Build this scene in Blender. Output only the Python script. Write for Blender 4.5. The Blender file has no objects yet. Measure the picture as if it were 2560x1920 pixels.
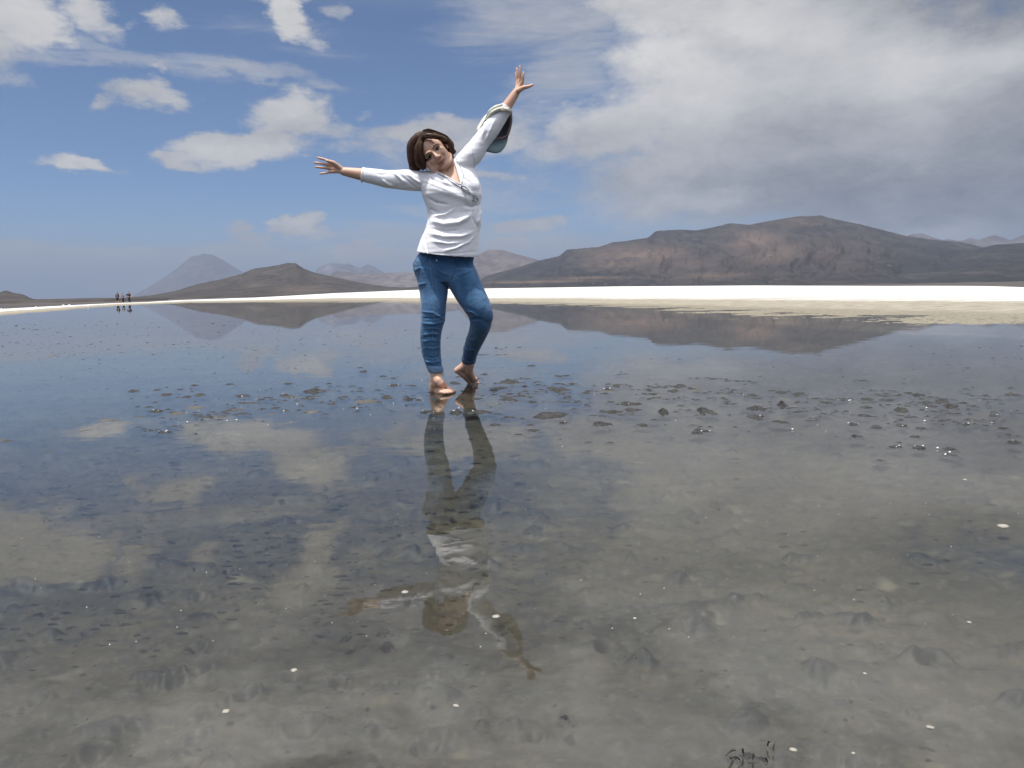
import bpy, bmesh, math, random
import numpy as np
from mathutils import Vector, Matrix

# ------------------------------------------------------------------ camera, world, sun, exposure
S = bpy.context.scene
COL = S.collection
FPX = 1849.0          # focal length in pixels of the 2560 px wide photograph
CAMH = 0.61           # camera height above the water
PITCH = math.atan(232.0 / FPX)
ROLL = 0.020
_F = Vector((0, math.cos(PITCH), -math.sin(PITCH)))
_U0 = Vector((0, math.sin(PITCH), math.cos(PITCH)))
_R0 = Vector((1, 0, 0))
_U = (_U0 * math.cos(ROLL) + _R0 * math.sin(ROLL)).normalized()
_R = (_R0 * math.cos(ROLL) - _U0 * math.sin(ROLL)).normalized()
cam_d = bpy.data.cameras.new('camera')
cam = bpy.data.objects.new('camera', cam_d); COL.objects.link(cam)
cam_d.sensor_width = 36.0
cam_d.lens = 36.0 * FPX / 2560.0
cam_d.clip_start = 0.05
cam_d.clip_end = 60000
cam.matrix_world = Matrix(((_R.x, _U.x, -_F.x, 0), (_R.y, _U.y, -_F.y, 0), (_R.z, _U.z, -_F.z, CAMH), (0, 0, 0, 1)))
S.camera = cam

def ray(x, y):
    return _F + _R * ((x - 1280) / FPX) + _U * ((960 - y) / FPX)
def at_y(x, y, Y):            # point of that view ray at depth Y
    d = ray(x, y); return Vector((0, 0, CAMH)) + d * (Y / d.y)
def at_z(x, y, z=0.0):        # point of that view ray on the level z
    d = ray(x, y); return Vector((0, 0, CAMH)) + d * ((z - CAMH) / d.z)
def ang(x, y):
    d = ray(x, y).normalized(); return math.atan2(d.x, d.y), math.asin(d.z)

SUN_DIR = Vector((-0.18, -0.145, 0.97)).normalized()
sun_el = math.asin(SUN_DIR.z)
sun_az = math.atan2(SUN_DIR.x, SUN_DIR.y)      # clockwise from +Y
ld = bpy.data.lights.new('sun', 'SUN'); ld.energy = 4.9; ld.angle = math.radians(0.53); ld.color = (1.0, 0.965, 0.91)
sun = bpy.data.objects.new('sun', ld); COL.objects.link(sun)
sun.rotation_euler = SUN_DIR.to_track_quat('Z', 'Y').to_euler()

S.view_settings.view_transform = 'Standard'
S.view_settings.look = 'None'
S.view_settings.exposure = 0.0
S.view_settings.gamma = 1.0
S.view_settings.use_curve_mapping = False
S.render.engine = 'CYCLES'
S.cycles.use_denoising = True
S.cycles.max_bounces = 8
S.cycles.transparent_max_bounces = 12
S.cycles.caustics_reflective = False
S.cycles.caustics_refractive = False
S.cycles.sample_clamp_indirect = 6.0

class NT:
    """small helper for node trees"""
    def __init__(s, tree): s.t = tree; s.n = tree.nodes; s.l = tree.links
    def new(s, typ, ins=None, **kw):
        n = s.n.new(typ)
        for k, v in kw.items(): setattr(n, k, v)
        if ins:
            for k, v in ins.items():
                if isinstance(v, bpy.types.NodeSocket): s.l.new(v, n.inputs[k])
                else: n.inputs[k].default_value = v
        return n
    def math(s, op, a, b=0.0, c=None, clamp=False):
        ins = {0: a, 1: b}
        if c is not None: ins[2] = c
        return s.new('ShaderNodeMath', ins, operation=op, use_clamp=clamp).outputs[0]
    def vmath(s, op, a, b=(0, 0, 0)):
        n = s.new('ShaderNodeVectorMath', {0: a, 1: b}, operation=op)
        return n.outputs['Value'] if op in ('LENGTH', 'DOT_PRODUCT') else n.outputs['Vector']
    def mix(s, f, a, b):
        n = s.new('ShaderNodeMix', data_type='RGBA')
        for k, v in ((0, f), (6, a), (7, b)):
            if isinstance(v, bpy.types.NodeSocket): s.l.new(v, n.inputs[k])
            else: n.inputs[k].default_value = v if k == 0 or len(v) == 4 else (*v, 1)
        return n.outputs[2]
    def rng(s, v, a, b, c=0.0, d=1.0, smooth=True):
        n = s.new('ShaderNodeMapRange', {0: v, 1: a, 2: b, 3: c, 4: d}, interpolation_type='SMOOTHSTEP' if smooth else 'LINEAR', clamp=True)
        return n.outputs[0]
    def noise(s, vec, scale, detail=5, rough=0.55, dist=0.0, off=None):
        if off is not None: vec = s.vmath('ADD', vec, off)
        n = s.new('ShaderNodeTexNoise', {'Scale': scale, 'Detail': detail, 'Roughness': rough, 'Distortion': dist})
        s.l.new(vec, n.inputs['Vector'])
        return n.outputs['Fac']

W = bpy.data.worlds.new('World'); S.world = W; W.use_nodes = True
def build_world():
    t = NT(W.node_tree); t.n.clear()
    out = t.new('ShaderNodeOutputWorld'); bg = t.new('ShaderNodeBackground')
    t.l.new(bg.outputs[0], out.inputs[0])
    sky = t.new('ShaderNodeTexSky', sky_type='NISHITA', sun_disc=False)
    sky.sun_elevation = sun_el; sky.sun_rotation = sun_az
    sky.altitude = 4300; sky.air_density = 1.15; sky.dust_density = 0.2; sky.ozone_density = 5.0
    SKY = 0.108
    tc = t.new('ShaderNodeTexCoord').outputs['Generated']
    sep = t.new('ShaderNodeSeparateXYZ', {0: tc})
    az = t.math('ARCTAN2', sep.outputs[0], sep.outputs[1])
    el = t.math('ARCSINE', sep.outputs[2])
    ae = t.new('ShaderNodeCombineXYZ', {0: az, 1: el}).outputs[0]
    # domain warp so that no cloud keeps the outline of its ellipse
    dv = t.vmath('MULTIPLY', tc, (1.0, 1.0, 2.1))
    wn = t.new('ShaderNodeTexNoise', {'Scale': 9.0, 'Detail': 5.0, 'Roughness': 0.6}); t.l.new(dv, wn.inputs['Vector'])
    wv = t.vmath('MULTIPLY', t.vmath('SUBTRACT', wn.outputs['Color'], (0.5, 0.5, 0.5)), (0.10, 0.055, 0))
    wn2 = t.new('ShaderNodeTexNoise', {'Scale': 40.0, 'Detail': 4.0, 'Roughness': 0.6}); t.l.new(dv, wn2.inputs['Vector'])
    wv2 = t.vmath('MULTIPLY', t.vmath('SUBTRACT', wn2.outputs['Color'], (0.5, 0.5, 0.5)), (0.03, 0.016, 0))
    aw = t.vmath('ADD', t.vmath('ADD', ae, wv), wv2)
    def blobs(lst, vec):
        acc = None
        for (x, y, rx, ry, rot, amp) in lst:
            a, e = ang(x, y)
            m = t.new('ShaderNodeMapping', {'Vector': vec, 'Location': (a, e, 0), 'Rotation': (0, 0, math.radians(-rot)),
                                            'Scale': (rx / FPX, ry / FPX, 1)}, vector_type='TEXTURE')
            L = t.vmath('LENGTH', m.outputs[0])
            v = t.rng(L, 1.25, 0.15, 0.0, amp)
            acc = v if acc is None else t.math('MAXIMUM', acc, v)
        return acc
    small = [  # x, y, rx, ry, rot (degrees clockwise), amp
        (30, 50, 150, 85, 0, 1.15), (-120, 90, 200, 110, 0, 1.1), (235, 40, 95, 70, 0, .85),
        (395, 165, 50, 26, 0, .62), (365, 238, 140, 42, 2, .86), (285, 248, 70, 22, -20, .8),
        (725, 35, 135, 55, 38, 1.0), (845, 25, 40, 30, 20, .62), (420, 35, 50, 34, 20, .6), (660, -60, 190, 80, 0, .95),
        (735, 295, 165, 72, 0, 1.15), (610, 366, 215, 62, -8, 1.2), (440, 405, 90, 24, 5, .9), (850, 330, 110, 50, 0, .8),
        (215, 417, 120, 22, 9, .95), (930, 288, 26, 20, 0, .62),
        (742, 563, 100, 40, -17, 1.3), (606, 585, 46, 40, 0, .9), (630, 612, 100, 32, 10, .9), (800, 590, 70, 20, 0, .8),
        (1330, 568, 150, 36, -6, 1.15), (1800, 497, 140, 30, -3, 1.15), (1270, 625, 150, 34, 0, .85), (920, 636, 220, 38, 0, .95),
        (1250, 450, 120, 22, 0, .8), (1060, 330, 240, 55, -8, .95), (960, 375, 260, 40, 0, .7),
        (2330, 600, 150, 60, 0, .9)]
    big = [(1530, 330, 330, 110, -14, 1.0), (1180, 345, 330, 80, -14, .85), (1980, 190, 560, 300, 0, 1.25), (2450, 360, 560, 420, 0, 1.3),
           (1850, 430, 560, 170, 0, 1.1), (2300, 560, 560, 120, 0, 1.05), (1250, 470, 300, 80, 0, .55), (1700, -60, 420, 200, 10, 1.1), (2200, -250, 700, 300, 0, 1.2)]
    thin = [(250, 130, 420, 34, 4, .62), (620, 178, 330, 32, 8, .66), (0, 118, 260, 34, -3, .6), (700, 100, 500, 90, 0, .40), (250, 660, 800, 60, 0, 1.25), (900, 645, 520, 40, 0, 1.05),
            (1000, 400, 420, 70, 0, .45), (1370, 50, 420, 160, 0, .80), (1050, 600, 700, 70, 0, .70), (1450, 630, 500, 70, 0, .8), (1150, 520, 500, 40, 0, .5), 
            (1400, 210, 260, 160, -30, .7), (1750, 590, 400, 60, 0, .5)]
    hi = t.rng(el, 0.33, 0.46, 0.0, 1.0)          # cloud field overhead, seen only in the water
    n1 = t.noise(dv, 7.0, 8, 0.62, 0.3)
    n2 = t.noise(dv, 3.2, 7, 0.6, 0.2, off=(3.1, 1.7, 0.4))
    n3 = t.noise(dv, 24.0, 6, 0.65, 0.2, off=(1.1, 5.7, 0.9))
    wispv = t.vmath('MULTIPLY', tc, (3.0, 3.0, 26.0))
    nw = t.noise(wispv, 1.6, 7, 0.62, 0.6)
    bs = blobs(small, aw); bb = blobs(big, aw); bt = blobs(thin, aw)
    fb = t.math('ADD', t.math('MULTIPLY', t.math('SUBTRACT', n1, 0.5), 1.0), t.math('MULTIPLY', t.math('SUBTRACT', n3, 0.5), 0.75))
    d_s = t.rng(t.math('ADD', bs, fb), 0.30, 0.92, 0.0, 1.0)
    d_b = t.rng(t.math('ADD', bb, t.math('MULTIPLY', fb, 0.85)), 0.22, 0.95, 0.0, 1.0)
    d_t = t.rng(t.math('ADD', bt, t.math('MULTIPLY', t.math('SUBTRACT', nw, 0.5), 1.1)), 0.30, 0.95, 0.0, 0.72)
    d_h = t.math('MULTIPLY', hi, t.rng(n2, 0.31, 0.56, 0.0, 0.95))
    dens = t.math('MAXIMUM', t.math('MAXIMUM', d_s, d_b), t.math('MAXIMUM', d_t, d_h))
    dens = t.math('MINIMUM', dens, 0.985)
    # brightness of the cloud mass
    dark = blobs([(2200, 490, 560, 120, 4, .85), (2540, 20, 300, 90, 10, .8), (1830, 120, 170, 36, 22, .42), (2560, 450, 300, 260, 0, .8), (2050, 380, 420, 120, 0, .35),
                  (1650, 470, 300, 60, 0, .35)], aw)
    brt = blobs([(1760, 130, 330, 170, 0, .9), (2350, 150, 330, 90, 0, .8), (1600, 210, 260, 90, -15, .75), (2370, 585, 130, 42, 0, .85), (1800, 497, 140, 30, 0, .9),
                 (600, 385, 150, 40, 0, .7), (720, 275, 120, 40, 0, .6), (80, 50, 200, 80, 0, .7), (742, 560, 80, 28, -15, .8), (215, 415, 100, 20, 8, .7), (720, 30, 130, 60, 35, .7)], aw)
    br = t.math('ADD', t.math('MULTIPLY', brt, 0.42), t.math('MULTIPLY', dark, -0.62))
    br = t.math('ADD', br, t.math('MULTIPLY', t.math('SUBTRACT', n1, 0.5), 0.75))
    br = t.math('ADD', br, t.math('MULTIPLY', t.math('SUBTRACT', n3, 0.5), 0.45))
    br = t.rng(br, -0.75, 0.55, 0.0, 1.0, smooth=False)
    ccol = t.new('ShaderNodeValToRGB', {0: br})
    cr = ccol.color_ramp
    cr.elements[0].position = 0.0; cr.elements[0].color = (0.15, 0.158, 0.178, 1)
    cr.elements[1].position = 1.0; cr.elements[1].color = (0.80, 0.785, 0.765, 1)
    e = cr.elements.new(0.5); e.color = (0.47, 0.475, 0.495, 1)
    skyc = t.vmath('MULTIPLY', sky.outputs[0], (SKY, SKY, SKY))
    # milky veil low over the land
    veil = t.rng(el, 0.0, 0.11, 0.80, 0.0)
    skyc2 = t.mix(veil, skyc, (0.36, 0.395, 0.455))
    ch = t.math('ADD', 1.0, t.math('MULTIPLY', t.rng(el, 0.33, 0.58), 2.8))      # higher clouds, mostly out of view, brightened to strengthen the water reflections
    cc3 = t.new('ShaderNodeCombineXYZ', {0: ch, 1: ch, 2: ch}).outputs[0]
    fin = t.mix(dens, skyc2, t.vmath('MULTIPLY', ccol.outputs[0], cc3))
    t.l.new(fin, bg.inputs[0]); bg.inputs[1].default_value = 1.0
build_world()

# ------------------------------------------------------------------ helpers
def link_mesh(name, verts, faces, mat=None, parent=None, smooth=True, attrs=None):
    me = bpy.data.meshes.new(name)
    v = np.asarray(verts, dtype=np.float32); 
    f = faces if isinstance(faces, np.ndarray) else None
    me.vertices.add(len(v)); me.vertices.foreach_set('co', v.ravel())
    if f is not None:
        n, k = f.shape
        me.loops.add(n * k); me.loops.foreach_set('vertex_index', f.astype(np.int32).ravel())
        me.polygons.add(n); me.polygons.foreach_set('loop_start', np.arange(0, n * k, k, dtype=np.int32))
    else:
        idx = [i for p in faces for i in p]; st = np.cumsum([0] + [len(p) for p in faces])[:-1]
        me.loops.add(len(idx)); me.loops.foreach_set('vertex_index', np.array(idx, dtype=np.int32))
        me.polygons.add(len(faces)); me.polygons.foreach_set('loop_start', st.astype(np.int32))
    me.update(calc_edges=True); me.validate()
    if smooth: me.polygons.foreach_set('use_smooth', np.ones(len(me.polygons), dtype=bool))
    for k, a in (attrs or {}).items():
        at = me.attributes.new(k, 'FLOAT', 'POINT'); at.data.foreach_set('value', np.asarray(a, dtype=np.float32))
    if mat: me.materials.append(mat)
    o = bpy.data.objects.new(name, me); COL.objects.link(o)
    if parent: o.parent = parent
    return o
def thing(o, label, cat, group=None):
    o['label'] = label; o['category'] = cat
    if group: o['group'] = group
    return o
def empty(name, loc=(0, 0, 0), rz=0.0):
    o = bpy.data.objects.new(name, None); COL.objects.link(o); o.location = loc; o.rotation_euler = (0, 0, rz)
    o.empty_display_size = 0.1
    return o
def structure(o): o['kind'] = 'structure'; return o
def stuff(o): o['kind'] = 'stuff'; return o

def hash2(ix, iy, seed):
    h = (ix.astype(np.int64) * 374761393 + iy.astype(np.int64) * 668265263 + seed * 1442695041) & 0xFFFFFFFF
    h = ((h ^ (h >> 13)) * 1274126177) & 0xFFFFFFFF
    h = (h ^ (h >> 16)) & 0xFFFFFFFF
    return h.astype(np.float64) / 4294967295.0
def vnoise(x, y, seed=0):
    x = np.asarray(x, float); y = np.asarray(y, float)
    ix = np.floor(x); iy = np.floor(y); fx = x - ix; fy = y - iy
    ux = fx * fx * fx * (fx * (fx * 6 - 15) + 10); uy = fy * fy * fy * (fy * (fy * 6 - 15) + 10)
    def g(dx, dy):
        a = hash2(ix + dx, iy + dy, seed) * 2 * np.pi
        return np.cos(a) * (fx - dx) + np.sin(a) * (fy - dy)
    a = g(0, 0); b = g(1, 0); c = g(0, 1); d = g(1, 1)
    return (a * (1 - ux) + b * ux) * (1 - uy) + (c * (1 - ux) + d * ux) * uy      # about -0.7..0.7
def fbm(x, y, octv=4, seed=0, gain=0.5):
    s = 0; a = 1; t = 0
    for i in range(octv):
        s = s + a * vnoise(x * 2 ** i + 17.3 * i, y * 2 ** i - 9.1 * i, seed + i); t += a; a *= gain
    return s / t
def sstep(x, a, b):
    t = np.clip((np.asarray(x, float) - a) / (b - a), 0, 1); return t * t * (3 - 2 * t)

def new_mat(name):
    m = bpy.data.materials.new(name); m.use_nodes = True
    t = NT(m.node_tree); t.n.clear()
    t.out = t.new('ShaderNodeOutputMaterial')
    return m, t
def simple_mat(name, col, rough=0.7, var=0.15, scale=30.0, bump=0.0, metal=0.0, spec=0.5, coat=0.0):
    m, t = new_mat(name)
    tc = t.new('ShaderNodeTexCoord').outputs['Object']
    n = t.noise(tc, scale, 4, 0.6)
    c = t.mix(n, tuple(c * (1 - var) for c in col), tuple(min(1, c * (1 + var)) for c in col))
    b = t.new('ShaderNodeBsdfPrincipled', {'Base Color': c, 'Roughness': rough, 'Metallic': metal, 'Specular IOR Level': spec, 'Coat Weight': coat})
    if bump:
        bn = t.new('ShaderNodeBump', {'Strength': bump, 'Distance': 0.002, 'Height': t.noise(tc, scale * 6, 4, 0.6)})
        t.l.new(bn.outputs[0], b.inputs['Normal'])
    t.l.new(b.outputs[0], t.out.inputs[0])
    return m

# ------------------------------------------------------------------ the lake and the land
def ydist(x, y, z=0.0):
    p = at_z(x, y, z); return math.hypot(p.x, p.y)
def yhor(x): return 728 - 0.020 * (x - 1280)
SH = [  # x, far salt edge y, white start y, water edge y
    (-900, 791, 800, 812), (0, 773, 779, 789), (145, 765, 769, 777), (300, 757.5, 759, 764.5), (370, 755, 757, 761), (463, 750, 752.5, 758), (640, 744, 750, 756),
    (845, 732.6, 745, 755.5), (1041, 724.5, 745, 757.5), (1225, 721, 746, 758.5), (1540, 716, 747, 767), (1880, 713.7, 749, 786),
    (2220, 715, 750.5, 800), (2560, 718, 753.6, 811), (3300, 735, 775, 860)]
AZ_T = []; RW_T = []; RB_T = []; RF_T = []; ZF_T = []
for (x, yf, yb, yw) in SH:
    AZ_T.append(ang(x, yhor(x))[0])
    RW_T.append(ydist(x, yw, 0.0)); RB_T.append(ydist(x, yb, 0.02))
    off = yf - yhor(x)
    rf = 190.0
    if off > 4.0: rf = min(rf, ydist(x, yf, 0.03))
    # height that shows the salt edge where it stands in the picture
    d = ray(x, yf); k = rf / math.hypot(d.x, d.y); ZF_T.append(max(0.02, CAMH + d.z * k)); RF_T.append(rf)
AZ_T = [-math.pi] + [-1.6] + AZ_T + [1.6] + [math.pi]
RW_T = [100, 60] + RW_T + [20, 100]; RB_T = [120, 75] + RB_T + [40, 120]; RF_T = [190, 120] + RF_T + [100, 190]; ZF_T = [.1, .06] + ZF_T + [.05, .1]

def polar(az, r, zfun, name, mat, attrs_fun=None, closed=True):
    A, R = np.meshgrid(az, r, indexing='ij')
    X = np.sin(A) * R; Y = np.cos(A) * R
    Z = zfun(A, R, X, Y)
    v = np.stack([X, Y, Z], -1).reshape(-1, 3)
    na, nr = len(az), R.shape[1]
    i, j = np.meshgrid(np.arange(na - (0 if closed else 1)), np.arange(nr - 1), indexing='ij')
    i2 = (i + 1) % na
    f = np.stack([i * nr + j, i2 * nr + j, i2 * nr + j + 1, i * nr + j + 1], -1).reshape(-1, 4)
    at = attrs_fun(A, R, X, Y, Z) if attrs_fun else None
    if at: at = {k: a.ravel() for k, a in at.items()}
    return link_mesh(name, v, f, mat, attrs=at)
az_front = np.linspace(-0.72, 0.72, 720)
az_back = np.concatenate([np.linspace(0.74, math.pi, 50), np.linspace(-math.pi, -0.74, 50)[1:]])
AZ_ALL = np.concatenate([az_front, az_back])

# mud colour shared by lake bed, shore and clumps
def mud_nodes(t, vec, wet=1.0):
    n1 = t.noise(vec, 2.3, 7, 0.68, 0.5); n2 = t.noise(t.vmath('MULTIPLY', vec, (1, 1.25, 1)), 17.0, 6, 0.68, 0.5, off=(4, 2, 1)); n3 = t.noise(vec, 60.0, 4, 0.7)
    c = t.mix(t.rng(n1, 0.25, 0.75), (0.047, 0.043, 0.035), (0.118, 0.101, 0.074))
    c = t.mix(t.rng(n2, 0.43, 0.62, 0.0, 0.65), c, (0.045, 0.046, 0.045))
    c = t.mix(t.rng(n3, 0.52, 0.70, 0.0, 0.5), c, (0.17, 0.155, 0.12))
    return c, n2, n3

def mat_bed():
    m, t = new_mat('lake mud')
    geo = t.new('ShaderNodeNewGeometry').outputs['Position']
    c, n2, n3 = mud_nodes(t, geo)
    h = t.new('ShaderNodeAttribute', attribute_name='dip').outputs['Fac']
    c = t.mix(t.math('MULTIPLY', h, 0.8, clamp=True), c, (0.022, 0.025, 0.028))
    pale = t.new('ShaderNodeAttribute', attribute_name='pale').outputs['Fac']
    c = t.mix(t.math('MULTIPLY', pale, 0.8, clamp=True), c, (0.24, 0.215, 0.16))
    b = t.new('ShaderNodeBsdfPrincipled', {'Base Color': c, 'Roughness': 0.55, 'Specular IOR Level': 0.3})
    bn = t.new('ShaderNodeBump', {'Strength': 0.5, 'Distance': 0.004, 'Height': t.math('ADD', n2, t.math('MULTIPLY', n3, 0.4))})
    t.l.new(bn.outputs[0], b.inputs['Normal']); t.l.new(b.outputs[0], t.out.inputs[0])
    return m
def mat_clump():
    m, t = new_mat('wet mud clump')
    geo = t.new('ShaderNodeNewGeometry').outputs['Position']
    n2 = t.noise(geo, 40.0, 5, 0.6); n3 = t.noise(geo, 160.0, 3, 0.6)
    c = t.mix(t.rng(n2, 0.35, 0.65), (0.013, 0.013, 0.014), (0.042, 0.040, 0.037))
    b = t.new('ShaderNodeBsdfPrincipled', {'Base Color': c, 'Roughness': 0.45, 'Specular IOR Level': 0.18})
    bn = t.new('ShaderNodeBump', {'Strength': 0.6, 'Distance': 0.004, 'Height': t.math('ADD', n2, t.math('MULTIPLY', n3, 0.5))})
    t.l.new(bn.outputs[0], b.inputs['Normal']); t.l.new(b.outputs[0], t.out.inputs[0])
    return m
def mat_water():
    m, t = new_mat('shallow lake water')
    geo = t.new('ShaderNodeNewGeometry').outputs['Position']
    gv = t.vmath('MULTIPLY', geo, (1.0, 1.0, 0.0))
    dist = t.vmath('LENGTH', gv)
    # slow swell and tiny wind ripples, flattening with distance
    v1 = t.vmath('MULTIPLY', gv, (1.0, 1.6, 1.0))
    h1 = t.noise(v1, 2.6, 2, 0.5, 0.3); h2 = t.noise(v1, 11.0, 3, 0.55, 0.4, off=(7, 3, 0))
    h = t.math('ADD', t.math('MULTIPLY', h1, 1.0), t.math('MULTIPLY', h2, 0.10))
    fade = t.math('DIVIDE', 1.0, t.math('ADD', 1.0, t.math('MULTIPLY', dist, 0.35)))
    bn = t.new('ShaderNodeBump', {'Strength': 1.0, 'Distance': t.math('MULTIPLY', fade, 0.0018), 'Height': h})
    gl = t.new('ShaderNodeBsdfGlossy', {'Color': (1, 1, 1, 1), 'Roughness': 0.012, 'Normal': bn.outputs[0]})
    tr = t.new('ShaderNodeBsdfTransparent', {'Color': (0.90, 0.93, 0.90, 1)})
    silt = t.noise(gv, 0.9, 4, 0.55, 0.5, off=(2, 9, 0))
    mc = t.mix(silt, (0.047, 0.044, 0.036), (0.070, 0.061, 0.046))
    df = t.new('ShaderNodeBsdfDiffuse', {'Color': mc})
    body = t.new('ShaderNodeMixShader', {0: t.rng(silt, 0.3, 0.7, 0.10, 0.36), 1: tr.outputs[0], 2: df.outputs[0]})
    fr = t.new('ShaderNodeFresnel', {'IOR': 1.42, 'Normal': bn.outputs[0]})
    mx = t.new('ShaderNodeMixShader', {0: fr.outputs[0], 1: body.outputs[0], 2: gl.outputs[0]})
    t.l.new(mx.outputs[0], t.out.inputs[0])
    return m
def mat_land():
    m, t = new_mat('salt shore')
    geo = t.new('ShaderNodeNewGeometry').outputs['Position']
    zone = t.new('ShaderNodeAttribute', attribute_name='zone').outputs['Fac']
    gs = t.vmath('MULTIPLY', geo, (0.35, 1.0, 1.0))
    nb = t.noise(gs, 0.22, 6, 0.62, 0.3); nf = t.noise(geo, 2.2, 6, 0.65, 0.2); nff = t.noise(geo, 14.0, 5, 0.65)
    z = t.math('ADD', zone, t.math('MULTIPLY', t.math('SUBTRACT', nb, 0.5), 0.55))
    z = t.math('ADD', z, t.math('MULTIPLY', t.math('SUBTRACT', nf, 0.5), 0.22))
    mud = t.mix(t.rng(nff, 0.35, 0.65), (0.12, 0.112, 0.088), (0.27, 0.235, 0.17))
    beige = t.mix(t.rng(nf, 0.35, 0.65), (0.20, 0.178, 0.135), (0.33, 0.295, 0.23))
    white = t.mix(t.rng(t.noise(t.vmath('MULTIPLY', geo, (0.12, 1.0, 1.0)), 0.5, 8, 0.75), 0.42, 0.57), (0.42, 0.40, 0.36), (0.76, 0.76, 0.745))
    dark = t.mix(t.rng(t.noise(geo, 0.02, 8, 0.62, 0.5), 0.35, 0.65), (0.050, 0.044, 0.042), (0.082, 0.070, 0.063))
    c = t.mix(t.rng(z, 0.20, 0.42), mud, beige)
    c = t.mix(t.rng(z, 0.82, 1.28), c, white)
    c = t.mix(t.rng(t.math('ADD', zone, t.math('MULTIPLY', t.math('SUBTRACT', nb, 0.5), 0.04)), 1.97, 2.01), c, dark)
    b = t.new('ShaderNodeBsdfPrincipled', {'Base Color': c, 'Roughness': 0.8, 'Specular IOR Level': 0.2})
    bn = t.new('ShaderNodeBump', {'Strength': 0.7, 'Distance': 0.03, 'Height': t.math('ADD', nf, t.math('MULTIPLY', nff, 0.3))})
    t.l.new(bn.outputs[0], b.inputs['Normal']); t.l.new(b.outputs[0], t.out.inputs[0])
    return m
M_BED = mat_bed(); M_CLUMP = mat_clump(); M_WATER = mat_water(); M_LAND = mat_land()

CRAT = []   # gas vents and cup-shaped pits in the mud: x, y, radius (m)
_rs = np.random.RandomState(5)
for (px, py, rp) in [(135, 1523, 18), (220, 1562, 18), (487, 1605, 26), (495, 1663, 32), (730, 1680, 32), (625, 1700, 20), (562, 1610, 20), (846, 1690, 28),
                     (1023, 1608, 18), (490, 1835, 30), (240, 1862, 40), (480, 1790, 30), (760, 1810, 60), (1060, 1840, 45), (95, 1735, 26), (1090, 1668, 22),
                     (793, 1546, 10), (818, 1550, 12), (660, 1576, 14), (1415, 1785, 24), (2135, 1875, 22), (1985, 1870, 30), (1870, 1870, 50), (2330, 1640, 40), (1520, 1600, 40),
                     (1100, 1820, 40), (150, 1300, 16), (500, 1480, 22), (1310, 1495, 20), (1150, 1480, 26)]:
    p = at_z(px, py, -0.02); CRAT.append((p.x, p.y, rp / FPX * p.length / 1.0))
for k in range(60):
    r = 1.0 * (5.0 / 1.0) ** _rs.rand(); a = (_rs.rand() - .5) * 1.5
    CRAT.append((math.sin(a) * r, math.cos(a) * r, 0.008 + 0.016 * _rs.rand() ** 2))

def bed_z(A, R, X, Y):
    rw = np.interp(A, AZ_T, RW_T)
    z = -0.036 + 0.022 * fbm(X * 1.1, Y * 1.1, 4, 3) + 0.022 * fbm(X * 4, Y * 6, 3, 11) + 0.026 * fbm(X * 10, Y * 15, 4, 12) + 0.016 * sstep(fbm(X * 7, Y * 12, 4, 59), 0.16, 0.34) + 0.006 * fbm(X * 22, Y * 26, 2, 21)
    # the trodden belt of emergent mud around the standing woman
    belt = np.exp(-((R - (4.15 + 0.45 * np.sin(A * 3.1 + 1.2))) / 0.85) ** 2)
    lump = fbm(X * 4.2, Y * 8.0, 4, 33)
    z = z + belt * (0.014 + 0.075 * np.clip(lump, -0.1, 1))
    # flecks far out on the left
    bl2 = np.exp(-((R - 9.5) / 4.0) ** 2) * sstep(-A, -0.35, 0.35)
    z = z + bl2 * (0.008 + 0.085 * np.clip(fbm(X * 5, Y * 5, 3, 41) - 0.06, -0.2, 1))
    z = np.where(z > 0, z * 0.45, z)
    z = np.where(R > 16, z - 0.012, z)
    z = z + 0.03 * sstep(R, rw * 0.9, rw * 1.02)
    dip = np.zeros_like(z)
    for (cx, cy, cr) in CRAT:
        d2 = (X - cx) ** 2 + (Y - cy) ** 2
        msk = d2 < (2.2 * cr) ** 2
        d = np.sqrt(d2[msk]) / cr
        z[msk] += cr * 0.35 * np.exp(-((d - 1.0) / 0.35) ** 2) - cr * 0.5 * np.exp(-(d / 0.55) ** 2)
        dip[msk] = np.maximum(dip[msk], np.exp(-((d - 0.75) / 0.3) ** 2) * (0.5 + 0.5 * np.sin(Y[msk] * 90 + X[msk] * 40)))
    z = np.where(R < 3.2, np.minimum(z, -0.006), z)
    bed_z.dip = dip
    return z
def bed_at(A, R, X, Y, Z):
    n = fbm(X * 5 + 5, Y * 6.5, 4, 55); n2 = fbm(X * 15 + 5, Y * 19, 3, 57)
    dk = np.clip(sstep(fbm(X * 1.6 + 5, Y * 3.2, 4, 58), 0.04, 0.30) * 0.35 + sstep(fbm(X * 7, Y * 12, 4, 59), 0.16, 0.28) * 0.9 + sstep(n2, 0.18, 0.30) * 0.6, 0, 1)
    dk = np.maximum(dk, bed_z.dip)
    pale = sstep(fbm(X * 7 + 9, Y * 9, 3, 77), 0.25, 0.42) * 0.7
    return {'dip': dk, 'pale': pale}
r_bed = np.exp(np.linspace(math.log(0.35), math.log(130), 980))
structure(polar(AZ_ALL, r_bed, bed_z, 'lake_bed', M_BED, bed_at))

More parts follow.
